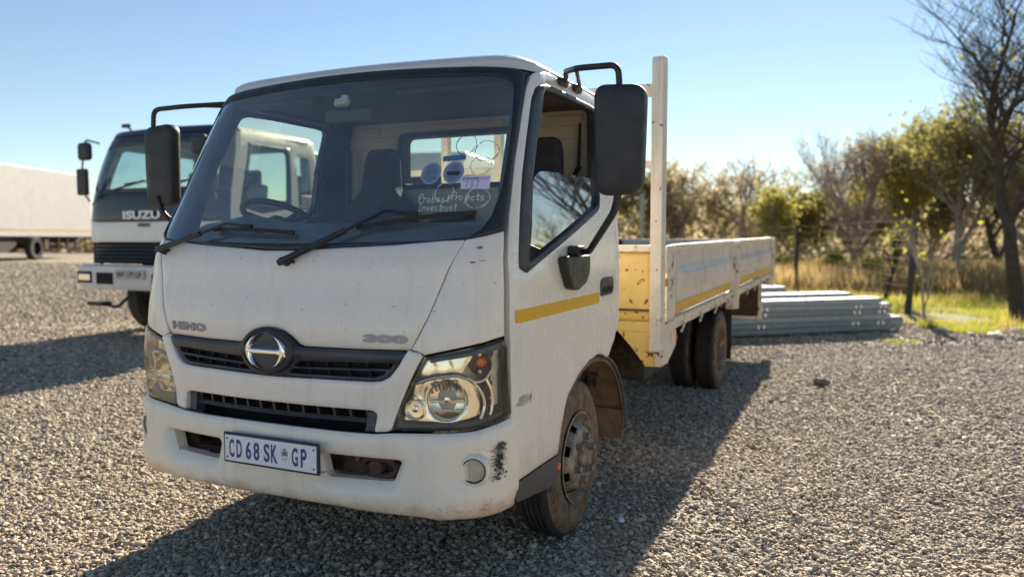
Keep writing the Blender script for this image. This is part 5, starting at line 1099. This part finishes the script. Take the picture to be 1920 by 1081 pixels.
specs = [ # px, D, H, seed, bark, leaf, n, label
 (1790, 27, 7.2, 21, bark_g, olive, 16000, .09, "dense olive green tree right behind the large bare thorn tree"),
 (1700, 31, 7.0, 22, bark_g, yel, 15000, .10, "yellow green tree standing left of the olive tree by the fence"),
 (1590, 31, 6.6, 23, bark_g, brn, 1400, .08, "nearly leafless grey tree with the highest twiggy crown in the middle of the treeline"),
 (1600, 36, 5.2, 24, bark_g, yel, 9000, .12, "low yellow green tree behind the nearly leafless grey one"),
 (1500, 34, 4.0, 25, bark_g, olive, 9000, .10, "low dark olive tree left of the leafless grey one"),
 (1445, 31, 4.0, 26, bark_g, yel, 7000, .09, "short bushy tree just above the truck's tailboard"),
 (1400, 36, 6.2, 27, bark_g, brn, 3500, .10, "thin brown tree with open twigs above the rear of the load bed"),
 (1350, 40, 5.4, 28, bark_g, brn, 8000, .12, "grey brown tree with sparse leaves above the middle of the load bed"),
 (1300, 34, 5.2, 29, bark_g, brn, 8000, .10, "brownish leafy tree right of the tall cream headboard post"),
 (1262, 40, 5.2, 30, bark_g, brn, 5000, .12, "slim brown tree immediately right of the cream post"),
 (1195, 36, 5.4, 31, bark_g, olive, 9000, .11, "olive tree seen between the cab and the cream post"),
 (1080, 38, 5.6, 32, bark_g, olive, 6000, .12, "olive tree seen through the truck's side window"),
 (960, 40, 5.2, 33, bark_g, brn, 5000, .12, "brown tree seen through the right end of the rear window"),
 (1880, 31, 7.2, 34, bark_d, dk, 14000, .10, "dark green tree behind the trunk of the bare thorn tree"),
 (1960, 25, 6.4, 35, bark_g, olive, 9000, .09, "olive tree cut by the right picture edge"),
 (1755, 34, 5.4, 36, bark_g, dk, 9000, .12, "shadowy tree filling the gap under the yellow green crown"),
 (1540, 40, 4.6, 37, bark_g, dk, 9000, .13, "dark low tree deep in the treeline left of centre"),
 (1645, 40, 5.2, 38, bark_g, olive, 8000, .13, "olive tree far back between the leafless tree and the yellow green one"),
]
for (px, D, H, sd_, bk_, lf, n, ls_, lb) in specs:
    H = 1.54 + (H - 1.54) * (.92 if px < 1680 and sd_ != 23 else .92)
    if sd_ == 23: branch_tree("bare_tree", *W2(px, D), H, sd_, bk_, lf, n, ls_, .85, levels=5, label=lb, group=TG, r0=.13, up=.5, twigs=4)
    else: branch_tree("bush_tree", *W2(px, D), H, sd_, bk_, lf, int(n * (.30 if lf is brn else .40)), ls_ * .85, 1.0, levels=5 if D < 33 else 4, label=lb, group=TG, up=.45, twigs=3, clump=.55, low=.3, first=.24)
branch_tree("sapling", *W2(1663, 18.5), 2.45, 51, bark_d, bright, 80, .05, .5, levels=3, r0=.035, label="young sapling with bright yellow leaves left of the leaning fence post", cat="sapling", up=.8, clump=1.0)
branch_tree("shrub", *W2(1735, 13.7), 2.2, 52, bark_g, bright, 26, .04, .5, levels=3, r0=.015, label="thin yellow leaved shoot climbing beside the leaning fence post", cat="shrub", up=.9, clump=.5)
for i, (px, D, H, bare, lb) in enumerate(((2150, 20, 5.2, 1, "leftmost bare tree in the reflection on the half lowered side window"), (2520, 21, 4.8, 1, "middle bare tree in the reflection on the half lowered side window"), (3000, 22, 5.0, 1, "rightmost bare tree in the reflection on the half lowered side window"),
        (2300, 24, 2.5, 0, "leftmost bushy tree reflected low in the side window"), (2650, 24, 2.6, 0, "second bushy tree reflected low in the side window"), (3100, 23, 2.5, 0, "third bushy tree reflected low in the side window"), (3700, 22, 2.6, 0, "rightmost bushy tree reflected low in the side window"))):
    branch_tree("bare_tree" if bare else "bush_tree", *W2(px, D), H, 90 + i, bark_d, olive, 150 if bare else 6000, .06, .95, levels=5 if bare else 4, label=lb, group="trees mirrored in the side window", up=.4, twigs=3)
# low scrub, each bush its own plant
for i, (px, D, H, mt_, lb) in enumerate(((1560, 27, 1.1, yel, "low yellow green bush beneath the leafless grey tree"), (1480, 26, 1.0, olive, "low olive bush behind the second fence post"), (1640, 24, .9, bright, "bright low bush behind the yellow leaved sapling"), (1235, 30, 1.6, olive, "olive bush at the foot of the cream post"), (1330, 29, 1.2, olive, "low bush peeping over the load bed"))):
    branch_tree("bush", *W2(px, D), H, 70 + i, bark_d, mt_, 2600, .05, 1.1, levels=3, r0=.02, label=lb, cat="bush", group="bushes in the dry grass", up=.3, clump=1.6, low=.05)
# a far wood closing the horizon, one mass
R_ = np.random.default_rng(5); n = 60000; ang = R_.uniform(-.75, .62, n); D = R_.uniform(46, 95, n); px_ = cam_p[0] + D * (fw[0] * 1 + rt[0] * np.tan(ang)); py_ = cam_p[1] + D * (fw[1] + rt[1] * np.tan(ang))
top = 3.6 + 1.5 * np.array([mnoise.noise(Vector((a * 9, 0, 3))) for a in ang]) + (D - 46) * .035; k_ = ang > -.30; top = np.where(k_, top, top * .75 - .3)
c = np.column_stack([px_, py_, R_.uniform(0, 1, n) ** .7 * top]); a = R_.normal(0, 1, (n, 3)); a /= np.linalg.norm(a, axis=1, keepdims=True); b = np.cross(a, R_.normal(0, 1, (n, 3))); b /= np.linalg.norm(b, axis=1, keepdims=True)
V = np.stack([c - a * .28, c + b * .2, c + a * .28, c - b * .2], 1).reshape(-1, 3); me = bpy.data.meshes.new("far_wood"); me.from_pydata(V.tolist(), [], [(4 * i, 4 * i + 1, 4 * i + 2, 4 * i + 3) for i in range(n)]); me.materials.append(brn)
tag(link(bpy.data.objects.new("far_wood", me)), "far brown green bushveld closing the horizon", "woodland", kind="stuff")

# ================================================================== FENCE
fence = empty("wire_fence", (3.2, 14.8, 0), 0, "rusty steel post and strand wire fence between gravel yard and veld", "fence")
fpost = M("fence_post", (.045, .038, .034), .7, var=.3, vs=12)
A = Vector((3.2, 14.8, 0)); Bd = (Vector((.5, 22.7, 0)) - A).normalized(); Cd = (Vector((9.0, 15.3, 0)) - A).normalized()
posts = [A, A + Bd * 8.35, A + Bd * 4.2, A + Bd * 13, A + Cd * 3.1, A + Cd * 6.2]
for i, p in enumerate(posts):
    mb = MB(); h = 2.12 if i == 0 else 1.95; ln = .10 if i == 0 else .02; r = .065 if i == 0 else .055 if i == 1 else .022
    if i == 2: continue
    mb.tube([p - A, p - A + Vector((ln, 0, h))], r, 10); mb.out("post", fpost, fence)
wire_m = M("fence_wire", (.22, .21, .20), .5, metal=.5)
for k in range(10):
    z = .2 + k * .19; mb = MB()
    for D_, L_ in ((Bd, 13), (Cd, 6.2)): mb.tube([D_ * t + Vector((.03, 0, z - .02 * math.sin(t * 2))) for t in np.linspace(0, L_, 14)], .003, 4)
    mb.out("wire", wire_m, fence)
# galvanised corner posts with brace
for i, (px, D, h, lb) in enumerate(((1203, 20, 2.7, "grey steel corner post with diagonal brace between cab and cream post"), (915, 20, 3.6, "grey steel post with braces seen through the truck's rear window"))):
    x, y = W2(px, D); r = empty("braced_post", (x, y, 0), 0, lb, "post", "braced steel posts"); mb = MB(); mb.tube([(0, 0, 0), (0, 0, h)], .055, 12); mb.out("post", gal_d, r)
    s_ = -1 if i == 0 else 1; mb = MB(); mb.tube([(0, 0, h * .86), (s_ * .95, s_ * .4, h * .5)], .03, 8)
    if i: mb.tube([(0, 0, h * .80), (1.3, .55, h * .80)], .03, 8)
    mb.out("brace", gal_d, r)

# ================================================================== STEEL BEAMS
bdir = Vector((2.96 - .0, 11.75 - 9.15, 0)).normalized(); side = Vector((-bdir.y, bdir.x, 0)); e0 = Vector((2.80, 11.62, 0))
def beam(name, s_off, z, endshift, Lb, hb_, wb, mt, lb, holes=True):
    o = empty(name, tuple(e0 + side * s_off + bdir * endshift), math.atan2(bdir.y, bdir.x), lb, "steel beam", "galvanised steel beams in a stack")
    mb = MB(); pr = [(0, 0), (0, hb_), (wb, hb_), (wb, hb_ - .012), (.014, hb_ - .012), (.014, hb_ * .78), (-.022, hb_ * .70), (-.022, hb_ * .30), (.014, hb_ * .22), (.014, .012), (wb, .012), (wb, 0)]
    mb.prism([(a, b + z) for a, b in pr], lambda a, b, t: (t, a, b), -Lb, 0); mb.out("channel", mt, o, bevel=.004)
    if holes:
        mb = MB()
        for g in (-.12, -.22, -.62, -.72, -2.4, -2.5):
            for q in (.32, .62): mb.lathe([(0, .004), (.018, .004), (.022, 0)], (g, -.022, z + hb_ * q), (0, -1, 0), 12)
        mb.out("bolt_plate", M("bright_zinc", (.75, .78, .80), .25, metal=.8), o)
    return o
od = ["lowest", "second lowest", "third lowest", "third highest", "second highest", "topmost"]
for r_, (so, es) in enumerate(((0, 0), (.42, -.25))):
    for q in range(6): beam("steel_beam", so, .03 + q * .090 + (.06 if r_ else 0), es - (q == 5) * .12 - .05 * (q % 2) - .02 * ((q * 7) % 3), 4.2, .084, .36, gal_m if q in (2, 4, 5) else gal_d, od[q] + (" long galvanised beam in the front row of the stack" if not r_ else " long galvanised beam in the rear row of the stack"), r_ == 0 and q in (1, 3, 4))
beam("steel_beam", .15, .03, .36, .34, .20, .30, gal_d, "short beam lying on the ground beyond the right end of the stack", False)
x, y = W2(1450, 15.5)
for i, (dx, z, l_) in enumerate(((0, .02, "lower beam of the small far stack behind the truck's tail"), (.1, .20, "middle beam of the small far stack behind the truck's tail"), (.25, .40, "top beam of the small far stack behind the truck's tail"))):
    o = empty("steel_beam", (x + .5 - dx, y + .2, 0), math.atan2(bdir.y, bdir.x), l_, "steel beam", "steel beams in the small far stack"); mb = MB(); mb.bb(-3 + dx, 0, 0, .5, z, z + .16); mb.out("channel", gal_m, o, bevel=.012)

# ================================================================== SECOND TRUCK (left background)
gz = float(hgt(np.array([-6.2]), np.array([5.2]))[0])
S2 = Skin(Y0=[(.55,.02),(1.0,.0),(1.45,.01),(1.75,.03),(2.5,.23),(2.75,.33),(2.9,.47),(2.97,.58)], WZ=[(.55,1.22),(1.6,1.24),(1.85,1.23),(2.6,1.15),(2.97,1.04)], BZ=[(.5,1),(2.9,.8)],
  GX=[(0,0),(.3,.3),(.6,.6),(.8,.805),(.9,.912),(.95,.965),(1,1)], GY=[(0,0),(.3,.008),(.6,.03),(.8,.06),(.9,.105),(.95,.17),(1,.30)], YR=2.04, cs=1.2, ce=.30)
t2 = empty("cab_chassis_truck", (-6.20, 4.62, gz), 0, "white cab-over truck with black windscreen band and no body, parked behind the flatbed's left side", "truck")
w2 = M("second_truck_white", (.78, .76, .70), .35, var=.04, vs=3, coat=.3); k2 = M("second_truck_black", (.014, .016, .022), .3, var=.2, vs=4, coat=.4); b2 = M("bumper_white", (.70, .69, .68), .4, var=.06, vs=4)
g2m = glass_mat("second_truck_glass", (.66, .80, .80), .02, (.4, .5, .55), .04)
def p2(nm, o, holes=(), mt=w2, off=0, par=t2, **k): return panel(nm, S2, o, holes, mat=mt, off=off, parent=par, cell=.09, hb=.06, thick=k.pop('thick', .03), roll=.008, rw=.02, **k)
p2("front_panel", sym([(0,1.31),(.985,1.31),(.985,1.575),(0,1.575)]), mt=w2)
p2("front_band", sym([(0,1.585),(1.0,1.585),(1.0,1.97),(0,1.97)]), mt=k2)
WSG = rc(sym([(0,2.02),(.86,2.02),(.90,2.10),(.90,2.56),(.84,2.62),(0,2.62)]), .04)
f2 = p2("windscreen_frame", sym([(0,1.975),(1.0,1.975),(.995,2.74),(0,2.74)]), [list(reversed(WSG))], k2)
p2("windscreen", WSG, mt=g2m, off=-.01, par=f2, thick=0)
p2("roof_visor", sym([(0,2.745),(1.02,2.745),(1.02,2.79),(.9,2.825),(0,2.84)]), mt=k2, off=.01)
gl2 = p2("grille", sym([(0,1.02),(.93,1.02),(.96,1.30),(0,1.30)]), mt=hole_m, off=-.02)
for z in (1.06, 1.11, 1.16, 1.21, 1.26):
    mb = MB(); mb.tube([S2.at(u_, z, .0) for u_ in np.linspace(-.80, .80, 20)], .012, 6); mb.out("grille_bar", k2, gl2)
for sx in (-1, 1):
    p2("corner_trim", [(.935,1.02),(.995,1.02),(.995,1.30),(.962,1.30)], mt=k2, mirror=sx < 0, off=-.004)
    mb = MB(); mb.box(S2.at(sx * .965, 1.20, .01), (.10, .05, .075), rz=sx * .8); mb.out("indicator", orange_m, t2, bevel=.01)
    p2("band_marker", [(.90,1.80),(.955,1.80),(.955,1.86),(.90,1.86)], mt=rustbrown, mirror=sx < 0, off=.006)
    W1 = rc([(1.05,1.78),(1.93,1.78),(1.93,2.60),(1.08,2.60)], .05) if sx < 0 else rc([(1.10,1.80),(1.30,1.72),(1.62,1.80),(1.62,2.58),(1.14,2.58)], .05); W3 = rc([(1.74,1.78),(1.92,1.78),(1.92,2.52),(1.72,2.52)], .05)
    sd2 = p2("cab_side", [(.99,.95),(1.02,1.0),(1.12,1.20),(1.55,1.20),(1.66,.95),(2.0,.95),(2.0,2.76),(.985,2.76)], [list(reversed(W1)), list(reversed(W3))] if sx > 0 else [list(reversed(W1))], mirror=sx < 0)
    p2("side_window", W1, mt=g2m, off=-.02, par=sd2, mirror=sx < 0, thick=0)
    if sx > 0:
        fr2 = p2("side_window_seal", [(1.08,1.76),(1.31,1.68),(1.645,1.77),(1.645,2.62),(1.12,2.62)], [list(reversed(rc([(1.12,1.83),(1.31,1.75),(1.60,1.83),(1.60,2.55),(1.16,2.55)], .05)))], k2, .006, sd2, mirror=sx < 0)
        p2("quarter_window", rc([(1.745,1.98),(1.915,1.98),(1.915,2.51),(1.725,2.51)], .04), mt=g2m, off=-.015, par=sd2, mirror=sx < 0, thick=0)
        p2("lower_door_window", rc([(1.12,1.36),(1.50,1.36),(1.62,1.50),(1.62,1.66),(1.32,1.60),(1.12,1.66)], .04), mt=k2, off=.004, par=sd2, mirror=sx < 0)
        vt = p2("vent_panel", rc([(1.73,1.76),(1.93,1.76),(1.925,1.97),(1.735,1.97)], .02), mt=k2, off=.004, par=sd2, mirror=sx < 0)
        for z in (1.80, 1.84, 1.88, 1.92, 1.96):
            mb = MB(); mb.tube([S2.at(sx * 1.75, z, .012), S2.at(sx * 1.91, z, .012)], .008, 6); mb.out("vent_louvre", w2, vt)
    mb = MB(); mb.tube([S2.at(sx * 1.50, 1.62, .01), S2.at(sx * 1.60, 1.62, .01)], .018, 6); mb.out("door_handle", k2, sd2)
    # lower bumper parts
    mb = MB(); mb.box((sx * .895, -.195, .845), (.22, .03, .09)); mb.out("headlight", chrome_d, t2, bevel=.01)
    # mirrors
    mb = MB(); mb.tube(bendpath([(sx * 1.10, .25, 2.66), (sx * 1.16, .08, 2.70), (sx * 1.20, .05, 2.30), (sx * 1.19, .05, 1.98), (sx * 1.16, .12, 1.86)], .06), .014, 8); ma = mb.out("mirror_arm", gal_d, t2)
    mb = MB(); mb.box((sx * 1.17, .03, 2.12), (.19, .07, .36)); mb.out("side_mirror", black_pl, ma, bevel=.03, seg=3)
    mb = MB(); mb.box((sx * 1.04, -.02, 2.52), (.22, .10, .24)); mb.out("wide_mirror", black_pl, ma, bevel=.05, seg=4)
v = []; us = np.linspace(-1, 1, 41)
mb = MB(); pr = [(x * 1.21, -.17 + .30 * max(0, abs(x) - .78) ** 1.3 * 4.2) for x in us]; n = len(pr)
V = [(x, y + dy, z + .06) for x, y in pr for dy, z in ((.0, .94), (-.02, .92), (-.02, .66), (.0, .63), (.12, .62), (.12, .95))]; F = [(i * 6 + j, (i + 1) * 6 + j, (i + 1) * 6 + (j + 1) % 6, i * 6 + (j + 1) % 6) for i in range(n - 1) for j in range(6)]
mb.add(V, F); bp2 = mb.out("bumper", b2, t2, ang=40)
mb = MB(); mb.bb(-.66, -.36, -.205, -.192, .76, .91); mb.bb(.36, .66, -.205, -.192, .76, .91); mb.bb(-1.03, -.76, -.2, -.170, .77, .92); mb.bb(.76, 1.03, -.2, -.170, .77, .92); mb.out("bumper_opening_shade", hole_m, bp2)  # dark slabs on the bumper face, painted shade in place of real openings
mb = MB(); mb.box((-.02, -.215, .89), (.52, .012, .115)); pl2 = mb.out("number_plate", M("old_plate", (.50, .46, .40), .5, var=.2, vs=20), bp2)
flat_text("plate_text", "BW 177 GP", (-.02, -.2225, .89), (1, 0, 0), (0, 0, 1), .44, .07, ink, pl2, .03)
flat_text("maker_name", "ISUZU", S2.at(-.03, 1.66, .022), (1, 0, 0), (0, .0, 1), .68, .11, M("maker_white", (.8, .8, .82), .3), t2, .045)
mb = MB(); mb.box(S2.at(.0, 1.53, .012), (.20, .01, .045)); mb.out("model_badge", k2, t2)
# roof, floor, cabin inside
mb = MB(); ring2 = [(1.0, .60), (.96, .52), (.6, .44), (0, .42), (-.6, .44), (-.96, .52), (-1.0, .60), (-1.02, 2.0), (1.02, 2.0)]; o1 = rc(ring2, .06); n = len(o1)
V = [(a * s_, .42 + (b - .42) * 1.0 if s_ > .99 else 1.3 + (b - 1.3) * s_, z) for s_, z in ((1.10, 2.74), (1.08, 2.79), (1.0, 2.825), (.80, 2.845), (.4, 2.85)) for a, b in o1]; F = [(i * n + j, i * n + (j + 1) % n, (i + 1) * n + (j + 1) % n, (i + 1) * n + j) for i in range(4) for j in range(n)] + [tuple(4 * n + j for j in range(n))]
mb.add(V, F); mb.out("roof", w2, t2, ang=50)
mb = MB(); mb.bb(-1.1, 1.1, .35, 2.0, 1.15, 1.30); mb.bb(-1.08, 1.08, .22, .62, 1.3, 1.98); mb.bb(-1.1, -1.0, 2.0, 2.04, 1.0, 2.76); mb.bb(1.0, 1.1, 2.0, 2.04, 1.0, 2.76); mb.bb(-1.0, 1.0, 2.0, 2.04, 1.0, 1.92); mb.bb(-1.0, 1.0, 2.0, 2.04, 2.64, 2.76)
mb.out("cabin_inside", dash_m, t2)
for x in (-.55, .55):
    mb = MB(); mb.box((x, 1.35, 1.75), (.5, .16, .75), rx=-.12); st = mb.out("seat", seat_m, t2, bevel=.05, seg=3); mb = MB(); mb.box((x, 1.42, 2.22), (.26, .1, .22)); mb.out("headrest", seat_m, st, bevel=.04, seg=3)
mb = MB(); c = Vector((-.30 + .0, .62, 2.02)); a, b = frame((0, -.75, .65)); c.x = .0
mb.tube([Vector((-.42, .66, 2.06)) + (a * math.cos(t) + b * math.sin(t)) * .23 for t in np.linspace(0, 6.283, 40)], .017, 8, cap=False); mb.tube([(-.42, .66, 2.06), (-.42, .5, 1.9)], .04, 8); mb.out("steering_wheel", black_pl, t2)
for pv, e_ in (((-.55, 1.985), (-.05, 2.10)), ((.15, 1.985), (.62, 2.10))):
    mb = MB(); mb.tube([S2.at(*pv, .03), S2.at(*e_, .03)], .014, 6); mb.tube([S2.at(e_[0] - .3, e_[1] - .03, .02), S2.at(e_[0] + .22, e_[1] + .015, .02)], .012, 6); mb.out("wiper", black_pl, t2)
mb = MB(); mb.tube([(-.92, .70, 2.81), (-.98, .62, 2.92)], .014, 6); mb.box((-1.0, .60, 2.94), (.12, .05, .05)); mb.out("roof_aerial", black_pl, t2)
mb = MB(); mb.bb(.70, 1.0, 2.15, 2.42, .9, 2.3); mb.lathe([(.12, 0), (.14, .1), (.14, .35), (.1, .42), (0, .43)], (.85, 2.28, 2.25), (0, 0, 1), 16); mb.out("air_intake", k2, t2, bevel=.03)
mb = MB()
for sx in (-1, 1): mb.bb(*sorted((sx * .38, sx * .46)), .2, 7.2, .70, .95)
mb.bb(-.4, .4, .3, 2.2, .6, 1.15); mb.bb(-.95, .95, 1.05, 1.2, .45, .57); mb.bb(-.95, .95, 5.5, 5.7, .42, .6); mb.out("chassis", under_m, t2)
def wheel2(par, x, y, z, R, W_, mt_rim):
    ax = Vector((1 if x > 0 else -1, 0, 0)); c = Vector((x, y, z)); mb = MB(); mb.lathe([(R * .56, -.02), (R * .62, 0), (R * .9, -.005), (R, -.04), (R, -W_ + .04), (R * .9, -W_), (R * .56, -W_ + .02)], c, ax, 40); ty = mb.out("wheel", tread_m, par, ang=35)
    mb = MB(); mb.lathe([(R * .58, -.01), (R * .56, .0), (R * .5, -.04), (R * .36, -.03), (R * .3, .02), (R * .18, .03), (R * .14, .06), (0, .06)], c, ax, 32); mb.out("rim", mt_rim, ty)
for sx in (-1, 1): wheel2(t2, sx * 1.16, 1.12, .50, .50, .28, rim_r); wheel2(t2, sx * 1.18, 5.6, .50, .50, .28, rim_r); wheel2(t2, sx * .84, 5.6, .50, .50, .28, rim_r)
for sx in (-1,): mb = MB(); mb.tube(bendpath([(-.25, -.02, .62), (-.50, -.03, .44), (-.7, -.04, .47), (-.9, -.04, .47)], .06), .022, 8); mb.bb(-.95, -.68, -.14, .04, .46, .51); mb.out("hanging_step", black_pl, t2, bevel=.008)

# ================================================================== BOX TRAILER (far left)
tx, ty_ = W2(0, 31); gz2 = float(hgt(np.array([tx - 1]), np.array([ty_ + 3]))[0])
tr_ = empty("box_trailer", (tx, ty_, gz2), ya, "long white box trailer on black running gear at the far left edge", "trailer")
tw = M("trailer_white", (.40, .395, .385), .5, var=.04, vs=1.2, bump=.02, bs=3)
mb = MB(); mb.bb(-2.5, 0, -7, 6.9, 1.28, 3.98); bx = mb.out("box_body", tw, tr_, bevel=.03)
mb = MB(); mb.bb(-2.5, .012, -7, 6.92, 1.20, 1.275); mb.out("side_rail", M("rail_orange", (.55, .36, .16), .5, var=.2, vs=2), tr_)
mb = MB(); mb.bb(-2.45, .006, -7, 6.92, 1.02, 1.195); mb.out("lower_rail", M("rail_grey", (.42, .41, .42), .5), tr_)
mb = MB(); mb.bb(-1.6, -1.3, -7, 6.8, .70, 1.02); mb.bb(-.9, -.6, -7, 6.8, .70, 1.02); mb.bb(-2.2, -.1, 3.2, 3.5, .45, 1.0); mb.bb(-2.3, -.1, 4.6, 6.6, .50, .62); mb.bb(-2.3, -.15, -3.5, 1.3, .35, 1.0)
for y in (4.2, 4.9, 5.6, 6.4): mb.bb(-.12, -.06, y, y + .06, .45, 1.02)
mb.out("running_gear", under_m, tr_)
for y in (2.05,): wheel2(tr_, -.02, y, .50, .50, .30, M("trailer_rim", (.55, .52, .46), .5, metal=.3));
# a pale cab beyond, glimpsed through the rear window
x, y = W2(800, 15.5); t3 = empty("delivery_truck", (x - .6, y + 1.0, .1), .25, "white box truck glimpsed through the flatbed's rear window", "truck")
mb = MB(); mb.prism([(-1.0, .6), (-1.0, 1.9), (-.70, 3.0), (-.4, 3.25), (3.6, 3.35), (3.6, .8)], lambda a, b, t: (t, a, b), -1.0, 1.0); mb.out("cab", w2, t3, bevel=.06, seg=3)
mb = MB(); mb.bb(1.0, 1.012, -.50, .35, 2.0, 2.85); mb.bb(-1.012, -1.0, -.50, .35, 2.0, 2.85); mb.box((0, -.885, 2.45), (1.7, .01, .65), rx=-.27); mb.out("window", k2, t3, bevel=.02)
mb = MB(); mb.bb(-1.1, 1.1, 1.2, 5.5, .95, 1.15); mb.bb(-.9, .9, -1.05, -.95, .55, .8); mb.out("chassis", under_m, t3)
for sx in (-1, 1): wheel2(t3, sx * .98, 0, .40, .40, .24, rim_r); wheel2(t3, sx * .98, 4.2, .40, .40, .24, rim_r)
